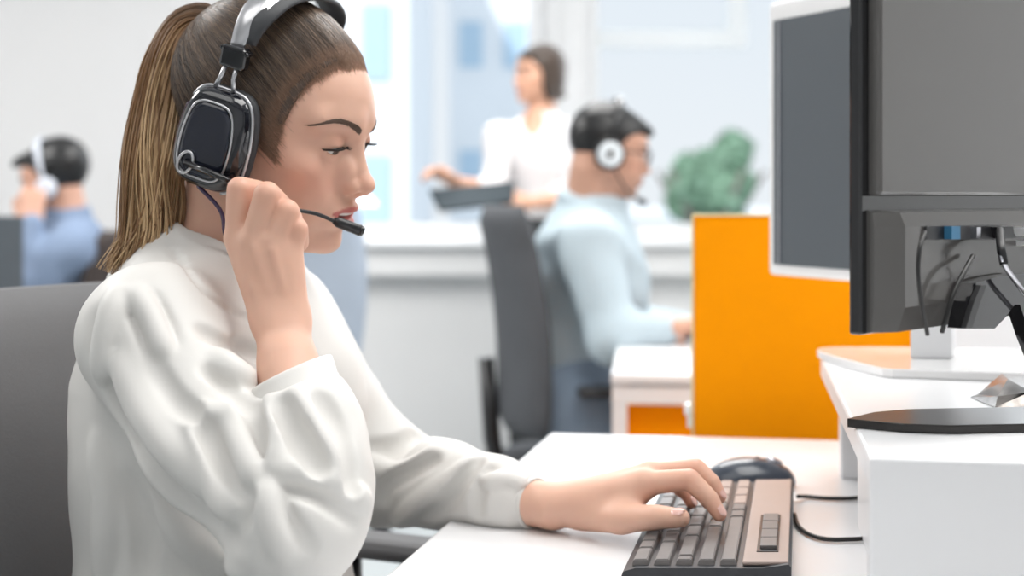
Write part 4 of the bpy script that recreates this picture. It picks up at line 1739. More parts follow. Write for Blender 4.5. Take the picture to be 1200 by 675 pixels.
# trousers and shoes, under the desk
TR = Sdf()
TR.cap((-0.283, 1.25, 0.59), (-0.273, 1.42, 0.59), 0.118, 0.118)
for yk, yh in ((1.23, 1.26), (1.45, 1.41)):
    TR.chain([(-0.27, yh, 0.575), (0.13, yk, 0.55)], [0.10, 0.075], 0.05)
    TR.chain([(0.13, yk, 0.55), (0.12, yk, 0.30), (0.10, yk, 0.10)], [0.072, 0.068, 0.062], 0.03)
TR.plane((0, 0, 0.11), (0, 0, -1), 0.004)
TR.plane((0, 0, 0.66), (0, 0, 1), 0.004)
tv, tf = surface(TR, np.array([-0.45, 1.08, 0.08]), np.array([0.25, 1.60, 0.72]), 0.006)
npmesh('trousers', tv, tf, mat('trousers_dark', (0.03, 0.032, 0.04), 0.85, noise=0.1), wf)
for yk in (1.23, 1.45):
    SH = Sdf()
    SH.chain([(0.085, yk, 0.045), (0.15, yk, 0.040), (0.245, yk, 0.030)], [0.042, 0.040, 0.030], 0.03)
    SH.plane((0, 0, 0.001), (0, 0, -1), 0.002)
    tv, tf = surface(SH, np.array([0.02, yk - .06, -.01]), np.array([0.30, yk + .06, 0.11]), 0.005)
    npmesh('shoe', tv, tf, M['black'], wf)

# ------------------------------------------------------------------ her hair: a slicked cap and a long ponytail


CAP = Sdf(WM, HO, 0.00098)
CAP.ell((-10, 0, 46), (91.5, 75.0, 84.5))
CAP.ell((33, 0, 46), (61, 58.5, 52), 25)
CAP0 = Sdf(WM, HO, 0.00098)
CAP0.ops = list(CAP.ops)
_hl = [CAP0.loc(drop(CAP0, a_, b_, 1.05, 1.5, 500)[None])[0] for a_, b_ in ((322, 180), (327, 160), (335, 138), (348, 115), (368, 96), (394, 82), (419, 77))]
_hx = [-100, -70, -45, -22, 2, 14] + [float(p[0]) for p in _hl] + [100]
_hz = [-52, -58, -48, -26, -8, 0] + [float(p[2]) for p in _hl] + [float(_hl[-1][2]) + 8]
_o = np.argsort(_hx)
_hx, _hz = np.array(_hx)[_o], np.array(_hz)[_o]


def hairline(x):
    return np.interp(x, _hx, _hz)


CAP.fn(lambda p: (hairline(p[:, 0] - 3) + 9 - p[:, 2]) * 0.6, (0, 0, 0), 1e9, 9, '&')
hv, hf = surface(CAP, HO - 0.16, HO + 0.17, 0.002)
hair = npmesh('hair', hv, hf, M['hair_cap'], wf)
BASE = np.array([-80.0, 0.0, 84.0])
CC = np.array([-8.0, 0, 40.0])
rng = np.random.default_rng(4)
roots = []
for _ in range(3600):
    d_ = rng.normal(0, 1, 3)
    d_ /= np.linalg.norm(d_)
    p_ = CC + d_ * 85
    roots.append(d_)
roots = np.array(roots)
rp = cast(lambda p: CAP0(CAP0.wld(p)), np.tile(CC, (len(roots), 1)), roots, 30, 130)
keep = rp[:, 2] > hairline(rp[:, 0]) - rng.exponential(1.2, len(rp))
# extra roots right on the hairline
hx = np.concatenate([rng.uniform(-90, 10, 420), rng.uniform(14, 90, 520)])
hl = []
for x in hx[:420]:
    z = float(hairline(np.array([x]))[0]) + rng.normal(0, 1.2) + 0.5
    hl.append((x, rng.choice((-1, 1)), z))
fr = []
for y in rng.uniform(-58, 58, 420):
    x = 86 - (abs(y) / 58.0) ** 2.4 * 26
    fr.append((x, y, float(hairline(np.array([x]))[0]) + rng.normal(0, 2.4) - 1))
hl = np.array([(x, s * 80 * math.sqrt(max(0.02, 1 - ((x + 5) / 100.0) ** 2)), z) for x, s, z in hl] + fr)
dd = hl - CC
dd /= np.linalg.norm(dd, axis=1, keepdims=True)
hp = cast(lambda p: CAP0(CAP0.wld(p)), np.tile(CC, (len(dd), 1)), dd, 30, 130)
side = []
for _ in range(1300):
    i_ = rng.uniform(0, len(_hl) - 1.001)
    p_ = _hl[int(i_)] + (_hl[int(i_) + 1] - _hl[int(i_)]) * (i_ % 1)
    side.append((p_[0] + rng.exponential(2.2) - 1.5, p_[1], p_[2] - rng.exponential(2.0) + 1.0))
side = np.array(side)
side = np.concatenate([side, side[:500] * np.array([1, -1, 1])])
sd_ = side - CC
sd_ /= np.linalg.norm(sd_, axis=1, keepdims=True)
sp_ = cast(lambda p: CAP0(CAP0.wld(p)), np.tile(CC, (len(sd_), 1)), sd_, 30, 130)
A_ = np.concatenate([rp[keep], hp, sp_])
N = len(A_)
S_ = 14
t = np.linspace(0, 1, S_)
da = A_ - CC
da /= np.linalg.norm(da, axis=1, keepdims=True)
db = BASE + rng.normal(0, 4.5, (N, 3)) - CC
db /= np.linalg.norm(db, axis=1, keepdims=True)
om = np.arccos(np.clip((da * db).sum(1), -1, 1))
so = np.maximum(np.sin(om), 1e-3)
far = np.minimum(1.0, 1.0)
D = (np.sin((1 - t)[None] * om[:, None]) / so[:, None])[:, :, None] * da[:, None] + (np.sin(t[None] * om[:, None]) / so[:, None])[:, :, None] * db[:, None]
sag = (rng.normal(0, 0.035, (N, 1)) * np.sin(t * math.pi)[None])[:, :, None] * np.cross(da, db)[:, None]
D = D + sag
D /= np.linalg.norm(D, axis=2, keepdims=True)
fd_ = D.reshape(-1, 3)
W_ = cast(lambda p: CAP0(CAP0.wld(p)), np.tile(CC, (len(fd_), 1)), fd_, 30, 130, 20)
lay = rng.uniform(0.0, 1.6, (N, 1)) * np.sin(np.clip(t * 1.4 + 0.06, 0, 1) * math.pi / 2)[None]
Ws = cast(lambda p: np.minimum(Hd(Hd.wld(p)), CAP(CAP.wld(p))), np.tile(CC, (len(fd_), 1)), fd_, 30, 130, 20)
W_ = Ws + fd_ * (0.25 + lay.reshape(-1, 1))
W_ = CAP0.wld(W_).reshape(N, S_, 3)
tone = rng.beta(1.1, 2.4, N)[:, None, None]
dark = np.array([0.022, 0.013, 0.009])
lite = np.array([0.32, 0.215, 0.145])
Cc = dark + (lite - dark) * tone * np.ones((N, S_, 1))
edge_ = (np.arange(N) >= int(keep.sum())) | (A_[:, 2] - hairline(A_[:, 0]) < 16)
soft = (edge_[:, None] * np.clip(1 - t / 0.16, 0, 1)[None])[:, :, None]
Cc = Cc * (1 - soft) + np.array([0.40, 0.235, 0.155]) * soft
R_ = np.tile(np.interp(t, [0, .12, .8, 1], [.00020, .00055, .0006, .0005]), (N, 1))
R_[edge_] = np.interp(t, [0, .08, .25, .8, 1], [.00008, .00016, .00036, .00055, .0005])
strands(W_, R_, Cc, 'slicked_hair', M['hair'], hair, n=3)

# ponytail
pt = [CAP0.wld(BASE + np.array([6, 0, -4])), at(238, 24, 1.315), at(213, 35, 1.31), at(197, 75, 1.30), at(188, 130, 1.29), at(182, 190, 1.275), at(178, 240, 1.27), at(171, 285, 1.265), at(152, 330, 1.26)]
pw = [0.013, 0.017, 0.020, 0.0245, 0.0275, 0.030, 0.031, 0.031, 0.030]
S_ = 34
ctr = spline(pt, S_)
wid = np.interp(np.linspace(0, 8, S_), range(9), pw)
T_ = np.gradient(ctr, axis=0)
T_ /= np.linalg.norm(T_, axis=1, keepdims=True)
ey = np.array([0, 1.0, 0])
e1 = np.cross(T_, ey)
e1 /= np.linalg.norm(e1, axis=1, keepdims=True)
e2 = np.cross(T_, e1)
N = 2000
ra_ = np.sqrt(rng.uniform(0, 1, N))
th_ = rng.uniform(0, 2 * math.pi, N)
cu, cv2 = ra_ * np.cos(th_), ra_ * np.sin(th_)
t = np.linspace(0, 1, S_)
# locks: neighbouring hairs share a wave and a tone
lock = rng.integers(0, 46, N)
lu, lv = rng.uniform(-1, 1, 46), rng.uniform(-1, 1, 46)
cu = 0.55 * cu + 0.45 * lu[lock] * 0.9
cv2 = 0.55 * cv2 + 0.45 * lv[lock] * 0.9
nr = np.maximum(1.0, np.hypot(cu, cv2))
cu, cv2 = cu / nr, cv2 / nr
ph = rng.uniform(0, 6.28, 46)
frq = rng.uniform(6, 13, 46)
amp = rng.uniform(0.05, 0.30, 46)
wv = amp[lock][:, None] * np.sin(frq[lock][:, None] * t[None] + ph[lock][:, None]) * t[None] ** 0.6
flare = 1 + 0.10 * rng.normal(0, 1, (N, 1)) * t[None] ** 2
ux = (cu[:, None] + wv) * flare
uy = (cv2[:, None] * flare)
P = ctr[None] + e1[None] * (ux * wid[None])[:, :, None] + e2[None] * (uy * wid[None] * 0.62)[:, :, None]
# hairs end at different lengths
endl = np.clip(rng.normal(0.97, 0.04, N), 0.8, 1.0)
ts = t[None] * endl[:, None]
fi = ts * (S_ - 1)
i0 = np.clip(fi.astype(int), 0, S_ - 2)
fr_ = (fi - i0)[:, :, None]
rows_ = np.arange(N)[:, None]
P = P[rows_, i0] * (1 - fr_) + P[rows_, i0 + 1] * fr_
ltone = rng.beta(0.7, 0.9, 46)
tone = np.clip(0.65 * ltone[lock] + 0.35 * rng.beta(1.5, 2, N), 0, 1)[:, None]
k_ = np.interp(ts, [0, 0.10, 0.30, 0.6, 1.0], [0.05, 0.26, 0.58, 0.85, 1.0]) * (0.35 + 0.85 * tone)
k_ = np.clip(k_, 0, 1)[:, :, None]
c0_, c1_, c2_ = np.array([0.030, 0.016, 0.009]), np.array([0.21, 0.105, 0.042]), np.array([0.78, 0.55, 0.31])
Cc = np.where(k_ < 0.5, c0_ + (c1_ - c0_) * (k_ / 0.5), c1_ + (c2_ - c1_) * (k_ - 0.5) / 0.5)
R_ = np.interp(t, [0, .6, .9, 1], [.0008, .00085, .0006, .0002])[None] * rng.uniform(.7, 1.25, (N, 1))
strands(P, R_, Cc, 'ponytail', M['hair'], hair, n=5)
m = MB()
tp = [CAP0.wld(BASE + np.array([0, 0, -2])), (ctr[1] + ctr[2]) / 2]
m.tube([ctr[0] * .5 + ctr[1] * .5, ctr[2]], [0.0165, 0.0175], n=16)
m.build('hair_tie', M['hair_cap'], hair)

# ------------------------------------------------------------------ her headset
hs = empty('headset', tuple(HO))
tag(hs, 'black and silver over-ear headset with a mic arm on the woman in front', 'headset')
M['pad'] = mat('headset_pad', (0.045, 0.047, 0.052), 0.6, noise=0.1, scale=80, bump=0.1)
M['cup'] = mat('headset_cup', (0.008, 0.009, 0.014), 0.10, coat=0.7)
M['cup_face'] = mat('cup_face', (0.006, 0.009, 0.022), 0.10, coat=0.5)
M['cup_violet'] = mat('cup_violet', (0.06, 0.035, 0.10), 0.2, coat=0.5)
M['satin'] = mat('satin_silver', (0.60, 0.60, 0.62), 0.28, metal=0.9, noise=0.25, scale=35)
TX = Matrix(((WM[0, 0], WM[0, 1], WM[0, 2], HO[0]), (WM[1, 0], WM[1, 1], WM[1, 2], HO[1]), (WM[2, 0], WM[2, 1], WM[2, 2], HO[2]), (0, 0, 0, 1)))


def cup_ring(hx, hz, y, s, cx=0.0, cz=0.0, n=44, e=0.55):
    out = []
    for k in range(n):
        a = 2 * math.pi * k / n
        ca, sa = math.cos(a), math.sin(a)
        x = math.copysign(abs(ca) ** e, ca) * hx
        z = math.copysign(abs(sa) ** e, sa) * hz
        x -= 0.10 * z * 0.0
        if z > 0:
            x *= 1 - 0.14 * (z / hz)
        out.append(TX @ Vector(((cx + x) / 1000, s * y / 1000, (cz + z) / 1000)))
    return out


CX, CZ_ = -3.0, 2.0
for s in (-1, 1):
    m = MB()
    m.loft([cup_ring(a, b, y, s, CX, CZ_) for a, b, y in ((26, 36, 70), (33, 43, 71), (35.5, 45.5, 76), (34.5, 44.5, 82), (30, 40, 84))])
    cush = m.build('ear_cushion', M['pad'], hs)
    m = MB()
    m.loft([cup_ring(a, b, y, s, CX, CZ_) for a, b, y in ((31, 41, 83), (34, 44, 84.5), (34, 44, 90), (31.5, 41.5, 97), (27.5, 37.5, 100.5), (24, 34, 101.0))])
    sh = m.build('ear_cup', M['cup'], hs)
    m = MB()
    m.loft([cup_ring(a, b, y, s, CX - 1, CZ_ - 1) for a, b, y in ((22.5, 32, 100.5), (22.0, 31.5, 102.0), (19, 28, 102.8))])
    m.build('face_plate', M['cup_face'], sh)
    m = MB()
    rr = [p for p in cup_ring(24.0, 33.5, 101.2, s, CX - 1, CZ_ - 1, 56)]
    m.tube(rr + [rr[0], rr[1]], 0.0011, n=6, cap=False)
    m.build('rim', M['satin'], sh)
    m = MB()
    arc = [p for p in cup_ring(34.6, 44.6, 88.5, s, CX, CZ_, 80)]
    m.tube(arc[64:] + arc[:34], [0.0016] * 50, n=6)
    m.build('yoke', M['satin'], hs)
    m = MB()
    m.tube([arc[k] for k in range(36, 47)], [0.0018] * 11, n=6)
    m.build('rim_accent', M['cup_violet'], sh)
    # fork up to the joint
    m = MB()
    for x in (-7, 5):
        m.tube([TX @ Vector(((CX + x * 1.5) / 1000, s * .0890, .0455)), TX @ Vector(((CX - 1 + x) / 1000, s * .0885, .056)), TX @ Vector(((CX - 1 + x * .8) / 1000, s * .0865, .068))], [0.0024, 0.0022, 0.0022], n=8)
    m.build('slider', M['satin'], hs)
    m = MB()
    m.box((0, 0, 0), (0.024, 0.013, 0.019), bevel=0.003, M=TX @ Matrix.Translation((-0.004, s * 0.0855, 0.0745)) @ Matrix.Rotation(s * -0.12, 4, 'X'))
    m.box((0, 0, 0), (0.028, 0.010, 0.004), bevel=0.0015, M=TX @ Matrix.Translation((-0.004, s * 0.0862, 0.080)) @ Matrix.Rotation(s * -0.12, 4, 'X'))
    m.build('joint', M['black_gloss'], hs)


def band(name, r_y, z_top, z0, xw, th, mt, x0, ex=0.5, n=40):
    m = MB()
    rings = []
    for k in range(n + 1):
        a = math.pi * k / n
        y = -math.cos(a)
        zz = math.sin(a)
        yy = math.copysign(abs(y) ** 0.85, y) * r_y
        z = z0 + (z_top - z0) * abs(zz) ** 0.80
        ny, nz = y, zz
        w = xw * (0.55 + 0.45 * min(1.0, zz * 1.8))
        cx = x0 - 4 + 4 * zz
        ring = []
        for dx, dn in ((-w, 0), (-w * .9, th * .7), (0, th), (w * .9, th * .7), (w, 0), (w * .9, -th * .3), (0, -th * .4), (-w * .9, -th * .3)):
            ring.append(TX @ Vector(((cx + dx) / 1000, (yy + ny * dn) / 1000, (z + nz * dn) / 1000)))
        rings.append(ring)
    m.loft(rings)
    return m.build(name, mt, hs)


band('headband', 83, 139, 80, 12.0, 2.2, M['satin'], -2)
band('headband_padding', 79.5, 134, 88, 14.0, 4.2, M['pad'], 6)

# mic arm from the pivot on the cup to the mouth
piv = TX @ Vector((-0.016, -0.1035, -0.022))
m = MB()
bp = spline([tuple(piv), tuple(at(275, 214, 1.196)), tuple(at(295, 227, 1.1995)), tuple(at(318, 242, 1.200)), tuple(at(345, 246, 1.205)), tuple(at(372, 251, 1.216)), tuple(at(398, 262, 1.228))], 40)
m.tube(bp, 0.0017, n=8)
m.build('mic_arm', M['black'], hs)
m = MB()
a_, b_ = np.array(at(391, 258.5, 1.226)), np.array(at(425, 271, 1.236))
m.tube([a_, a_ + (b_ - a_) * .15, a_ + (b_ - a_) * .9, b_], [0.0028, 0.0046, 0.0050, 0.0040], n=12)
mic = m.build('microphone', M['black'], hs)
m = MB()
m.tube([b_ - (b_ - a_) * .12, b_ + (b_ - a_) * .01], [0.0052, 0.0046], n=12)
m.build('mic_tip', M['black_gloss'], mic)
m = MB()
rr = []
for k in range(24):
    a = 2 * math.pi * k / 24
    rr.append(TX @ Vector((-0.016 + 0.0055 * math.cos(a) + 0.004 * math.sin(a), -0.1045, -0.022 + 0.009 * math.sin(a) - 0.004 * math.cos(a))))
m.tube(rr + [rr[0], rr[1]], 0.0014, n=6, cap=False)
m.build('pivot_ring', M['satin'], hs)
m = MB()
m.tube([piv, at(262, 209, 1.190), at(268, 213, 1.190)], [.0035, .0028, .0022], n=8)
m.build('pivot', M['black_gloss'], hs)
# lead hanging from the cup to the collar
m = MB()
m.tube(spline([tuple(TX @ Vector((-0.008, -0.088, -0.042))), tuple(at(258, 246, 1.222)), tuple(at(264, 275, 1.232)), tuple(at(275, 302, 1.238)), tuple(at(284, 318, 1.246))], 24), 0.0019, n=8)
m.build('lead', M['cup_violet'], hs)
# ------------------------------------------------------------------ the people behind


def simple_hand(S, w, d, up, sc=1.0, curl=0.5, thumb=1):
    """a relaxed hand from wrist w along d, back of the hand towards up: palm, four curled fingers, a thumb at its side"""
    d = np.array(d, float) / np.linalg.norm(d)
    up = np.array(up, float)
    up -= d * (up @ d)
    up /= np.linalg.norm(up)
    sd = np.cross(up, d) * thumb
    for i, o in enumerate((0.028, 0.010, -0.009, -0.026)):
        q = w + d * (0.088 - 0.004 * abs(i - 1)) * sc + sd * o * sc
        S.cap(w + sd * o * 0.4 * sc, q, 0.017 * sc, 0.0125 * sc, 0.012)
        L = (0.040, 0.045, 0.041, 0.032)[i] * sc
        a1, a2, a3 = curl, curl * 2.1, curl * 2.9
        p1 = q + (d * math.cos(a1) - up * math.sin(a1)) * L
        p2 = p1 + (d * math.cos(a2) - up * math.sin(a2)) * L * 0.68
        p3 = p2 + (d * math.cos(a3) - up * math.sin(a3)) * L * 0.52
        finger(S, [q, p1, p2, p3], [0.0105 * sc, 0.0095 * sc, 0.0085 * sc, 0.007 * sc], 0.003)
    t1 = w + d * 0.035 * sc + sd * 0.036 * sc - up * 0.010 * sc
    t2 = t1 + (d * 0.85 + sd * 0.35 - up * 0.3) * 0.034 * sc
    finger(S, [w + sd * 0.014 * sc, t1, t2, t2 + (d - up * 0.5) * 0.022 * sc], [0.018 * sc, 0.014 * sc, 0.011 * sc, 0.008 * sc], 0.010)


def back_person(label, H_M, H_o, J, skin, shirt, legs, hairf, male, h=0.0045, collar=None, lips=(0.45, 0.17, 0.14), arms_bare=0.0, hand_k=(0.5, 0.5), hand_up=((0, 0, 1), (0, 0, 1)), blush=0.2, shoe=None):
    """J: joints by name; arms 'near' and 'far'"""
    r = empty('person', (J['pelvis'][0], J['pelvis'][1], 0.0))
    tag(r, label, 'person')
    Hh = head_sdf(H_M, H_o, J.get('head', 0.001 if male else 0.00095), male=male, lids=0.55)
    S = Sdf()
    S.sub(Hh, 0.0, '+', c=H_o, r=0.17)
    n0 = Hh.wld((-14, 0, -40))
    nr = 0.058 if male else 0.046
    S.cap(n0, J['neck'], nr, nr * 1.08, 0.02)
    S.cap(J['neck'], J['chest'], nr, 0.08, 0.02)
    S.ell(J['chest'], (0.10, 0.12, 0.15), 0.05)
    S.cap(J['chest'], J['pelvis'], 0.11, 0.11, 0.05)
    for a in ('near', 'far'):
        sh, el, wr = J[a]
        S.chain([J['neck'] * 0.35 + np.array(sh) * 0.65 - np.array([0, 0, 0.015]), sh, el, wr], [0.036, 0.040, 0.036, 0.022], 0.01)
    for k, (hip, kn, an, toe) in enumerate(J['legs']):
        S.chain([hip, kn, an], [0.085, 0.055, 0.036], 0.02)
        S.cap(an, toe, 0.034, 0.025, 0.02)
    for i, a in enumerate(('near', 'far')):
        sh, el, wr = [np.array(x) for x in J[a]]
        d = J.get(a + '_dir', wr - el)
        simple_hand(S, wr, d, hand_up[i], 1.0 if male else 0.9, hand_k[i], J.get(a + '_thumb', 1))
    pts = np.array([H_o, J['pelvis'], *J['near'], *J['far'], *[p for l in J['legs'] for p in l]])
    lo, hi = pts.min(0) - 0.22, pts.max(0) + 0.22
    V, Fq = surface(S, lo, hi, h)
    q = Hh.loc(V)
    C = np.tile(np.array(skin), (len(V), 1))
    near = (np.abs(q) < 140).all(1)
    C[near] = face_colors(q[near], skin, lips, blush=blush, tired=0.3)
    if male:
        bq = q[near]
        w = 0.30 * np.clip((-30 - bq[:, 2] + 0.25 * (bq[:, 0] - 60)) / 12, 0, 1) * (bq[:, 0] > 5) * (bq[:, 2] > -95)
        C[near] = C[near] * (1 - w[:, None] * 0.55)
    npmesh('body', V, Fq, M['skin2'], r, colors=C)
    eyes(r, Hh, M['eye_white'], M['iris'], M['pupil'], (1, 0, -0.2))
    # eyebrows
    for s in (-1, 1):
        c = spline([(95, s * 12, 35), (90, s * 28, 40.5), (74, s * 47, 40), (67, s * 54, 36)], 14)
        o_ = np.stack([np.full(14, 10.0), c[:, 1] * .6, c[:, 2]], -1)
        d_ = c - o_
        d_ /= np.linalg.norm(d_, axis=1, keepdims=True)
        W_ = Hh.wld(cast(lambda p: Hh(Hh.wld(p)), o_, d_, 20, 120) + d_ * 0.6)
        m = MB()
        m.tube(W_, [0.0012, .0026, .003, .003, .003, .003, .0028, .0026, .0024, .002, .0018, .0014, .001, .0006], n=6)
        m.build('eyebrow', M['lash'], r)
    hairf(Hh, r)
    # shirt: solid cloth round the trunk, sleeves to the wrists
    T = Sdf()
    ch = np.array(J['chest'])
    T.ell(ch, J.get('chest_r', (0.125, 0.18, 0.19)), R=H_M * 0 + rotm(J.get('yaw', 0.0)))
    T.cap(ch, J['waist'], 0.13 if male else 0.105, 0.135 if male else 0.105, 0.06)
    T.cap(J['waist'], np.array(J['pelvis']) + np.array([0, 0, 0.02]), 0.135 if male else 0.105, 0.14 if male else 0.12, 0.05)
    T.cap(J['near'][0], J['far'][0], 0.066 if male else 0.052, 0.066 if male else 0.052, 0.06)
    T.cap(J['neck'], ch, nr * 1.16, 0.12, 0.04)
    for a in ('near', 'far'):
        sh, el, wr = [np.array(x, float) for x in J[a]]
        if arms_bare:
            wr = el + (wr - el) * (1 - arms_bare)
        T.chain([sh, el, wr], [0.066 if male else 0.055, 0.052 if male else 0.044, 0.035 if male else 0.034], 0.03)

    def cr(p):
        x, y, z = p[:, 0], p[:, 1], p[:, 2]
        return 0.004 * np.sin(30 * x + 24 * z + 2 * np.sin(14 * z + 8 * y)) * np.sin(20 * z - 16 * x + 10 * y)
    T.post.append(cr)
    nd = np.array(J.get('collar_n', n0 - np.array(J['neck'])), float)
    nd /= np.linalg.norm(nd)
    KO_ = Sdf()
    KO_.cap(np.array(J['neck']) - nd * 0.03, np.array(J['neck']) + nd * 0.05, nr * 1.36, nr * 1.28)
    KO_.plane(np.array(J['neck']) + nd * J.get('collar_h', 0.022), nd, 0.003)
    T.sub(KO_, 0.012)
    T.cap(np.array(J['neck']) + nd * 0.004, np.array(J['neck']) + nd * 0.12, nr * 1.08, nr * 1.04, 0.004, '-')
    if 'vneck' in J:
        T.ell(J['vneck'][0], J['vneck'][1], 0.004, '-', R=J['vneck'][2])
    T.plane(np.array(J['pelvis']) + np.array([0, 0, J.get('hem', -0.06)]), (0, 0, -1), 0.01)
    V, Fq = surface(T, lo, hi, h * 1.1)
    V = relax(V, Fq, 1)
    npmesh('shirt', V, Fq, shirt, r)
    P = Sdf()
    for hip, kn, an, toe in J['legs']:
        hip, kn, an = [np.array(x, float) for x in (hip, kn, an)]
        P.chain([hip, kn, an + (kn - an) * 0.06], [0.105, 0.075, 0.055], 0.03)
    P.cap(J['legs'][0][0], J['legs'][1][0], 0.115, 0.115, 0.05)
    if J.get('standing'):
        P.cap((np.array(J['legs'][0][0]) + np.array(J['legs'][1][0])) / 2, np.array(J['waist']), 0.12, 0.11, 0.04)
        P.plane(np.array(J['waist']), (0, 0, 1), 0.004)
    V, Fq = surface(P, lo, hi, 0.007)
    npmesh('trousers', V, Fq, legs, r)
    for hip, kn, an, toe in J['legs']:
        an, toe = np.array(an, float), np.array(toe, float)
        Q = Sdf()
        d = toe - an
        d[2] = 0
        d /= np.linalg.norm(d)
        Q.chain([(an[0] - d[0] * .03, an[1] - d[1] * .03, 0.045), (toe[0], toe[1], 0.038)], [0.043, 0.034], 0)
        Q.cap((an[0], an[1], 0.05), (an[0], an[1], 0.09), 0.044, 0.040, 0.02)
        Q.plane((0, 0, 0.002), (0, 0, -1), 0.002)
        V, Fq = surface(Q, np.minimum(an, toe) - 0.10, np.maximum(an, toe) + 0.12, 0.007)
        npmesh('shoe', V, Fq, M['black'], r)
    return r, Hh


def cap_hair(xs, zs, grow=4.0, m=None, extra=None, wob=1.0, h=0.0025):
    """hair as a cap on the head above a hairline given by height over x, plus extra shapes"""
    def f(Hh, r):
        K = Sdf(Hh.M, Hh.o, Hh.u)
        K.ell((-10, 0, 46), (88 + grow, 72 + grow, 82 + grow))
        K.ell((34, 0, 45), (60 + grow, 57 + grow, 52 + grow), 25)
        K.fn(lambda p: (np.interp(p[:, 0], xs, zs) - p[:, 2]) * 0.6, (0, 0, 0), 1e9, 5, '&')
        if extra:
            extra(K)

        def comb(p):
            a = np.arctan2(p[:, 1], p[:, 2] + 20)
            return wob * 0.8 * np.sin(a * 46 + 0.02 * p[:, 0]) + wob * 0.6 * np.sin(a * 23 + p[:, 0] * 0.06)
        K.post.append(comb)
        V, Fq = surface(K, Hh.o - 0.2, Hh.o + 0.2, h)
        return npmesh('hair', V, Fq, m, r)
    return f


M['hair_black'] = mat('hair_black', (0.012, 0.012, 0.013), 0.32, noise=0.4, scale=60)
M['hair_brown'] = mat('hair_brown', (0.055, 0.036, 0.026), 0.4, noise=0.35, scale=50)
M['shirt_pale'] = mat('shirt_pale_blue', (0.50, 0.60, 0.66), 0.85, noise=0.06, scale=10)
M['shirt_blue'] = mat('shirt_blue', (0.22, 0.29, 0.42), 0.85, noise=0.08, scale=10)
M['shirt_white'] = mat('shirt_white', (0.80, 0.78, 0.79), 0.8, noise=0.03, scale=10)
M['jeans'] = mat('trousers_blue', (0.22, 0.28, 0.36), 0.9, noise=0.1)
M['slacks'] = mat('trousers_black', (0.035, 0.037, 0.04), 0.85, noise=0.2)

# the man at the next desk, facing right
mM = rotm(math.radians(-4), math.radians(14), math.radians(0))
mo_ = np.array([0.209, 3.20, 1.142])
sh_n, el_n, wr_n = at(690, 288, 3.03), at(716, 396, 2.98), at(776, 386, 2.97)
back_person('man in a pale blue shirt and headset working in profile by the window', mM, mo_,
            dict(neck=at(693, 238, 3.22), chest=at(686, 330, 3.22), waist=at(676, 415, 3.22), pelvis=np.array([0.15, 3.22, 0.60]), yaw=math.radians(-8), head=0.00093, chest_r=(0.125, 0.185, 0.18),
                 near=(sh_n, el_n, wr_n), far=(at(706, 280, 3.40), at(735, 380, 3.40), at(800, 384, 3.15)), near_thumb=1, far_thumb=-1,
                 legs=[((0.16, 3.12, 0.585), (0.58, 3.13, 0.56), (0.56, 3.13, 0.085), (0.70, 3.13, 0.035)), ((0.16, 3.32, 0.585), (0.58, 3.32, 0.56), (0.56, 3.32, 0.085), (0.70, 3.32, 0.035))], hem=-0.10),
            (0.62, 0.35, 0.25), M['shirt_pale'], M['jeans'],
            cap_hair([-110, -75, -40, -22, 0, 14, 24, 40, 58, 70, 110], [-60, -62, -45, -20, 0, 8, 30, 55, 66, 72, 76], 3.5, M['hair_black'],
                     lambda K: K.ell((54, 0, 88), (50, 46, 19), 14, R=_ry(0.16)), wob=0.6), True, h=0.004, hand_k=(0.35, 0.35))
# his headset
h2 = empty('headset', tuple(mo_))
tag(h2, 'headset with a round white ear disc on the man in the pale shirt', 'headset')
M['disc_white'] = mat('disc_white', (0.80, 0.86, 0.90), 0.35)
TX = Matrix(((mM[0, 0], mM[0, 1], mM[0, 2], mo_[0]), (mM[1, 0], mM[1, 1], mM[1, 2], mo_[1]), (mM[2, 0], mM[2, 1], mM[2, 2], mo_[2]), (0, 0, 0, 1))) @ Matrix.Scale(0.95, 4)
for s in (-1, 1):
    RX = TX @ Matrix.Translation((0, 0, 0)) @ Matrix.Rotation(s * -math.pi / 2, 4, 'X')
    m = MB()
    m.lathe([(0.028, 0.066), (0.036, 0.068), (0.0375, 0.078), (0.036, 0.088), (0.031, 0.092), (0.0305, 0.0905)], M=RX, n=36)
    cu_ = m.build('ear_cup', M['black'], h2)
    m = MB()
    m.lathe([(0.028, 0.088), (0.0295, 0.0915), (0.026, 0.0935), (0.010, 0.0945)], M=RX, n=36)
    dsc = m.build('ear_disc', M['disc_white'], cu_)
    m = MB()
    # small dark round mark with a bite out of its side
    pts = []
    for k in range(30):
        a = 2 * math.pi * k / 30
        x, z = 0.0085 * math.cos(a), 0.0090 * math.sin(a)
        if math.hypot(x - 0.0095, z - 0.001) < 0.0045:
            v = np.array([x - 0.0095, z - 0.001])
            v = v / (np.linalg.norm(v) + 1e-9) * 0.0045
            x, z = 0.0095 - abs(v[0]) * 0.9, 0.001 + v[1]
        pts.append((x, z))
    tp = [TX @ Vector((x, s * 0.0958, z)) for x, z in pts]
    bt = [TX @ Vector((x, s * 0.0925, z)) for x, z in pts]
    m.loft([bt, tp])
    m.tube([TX @ Vector((0.001, s * .095, .009)), TX @ Vector((0.004, s * .095, .0135))], [.0018, .0008], n=6)
    m.build('disc_mark', M['black'], dsc)
hs = h2
band('headband', 84, 142, 34, 9.0, 2.6, M['black_gloss'], 0)
m = MB()
m.tube(spline([tuple(TX @ Vector((0.018, -0.082, -0.030))), tuple(TX @ Vector((0.060, -0.074, -0.070))), tuple(TX @ Vector((0.098, -0.045, -0.085)))], 16), 0.0022, n=8)
m.build('mic_arm', M['black'], h2)
m = MB()
q0, q1 = np.array(TX @ Vector((0.096, -0.046, -0.084))), np.array(TX @ Vector((0.118, -0.022, -0.088)))
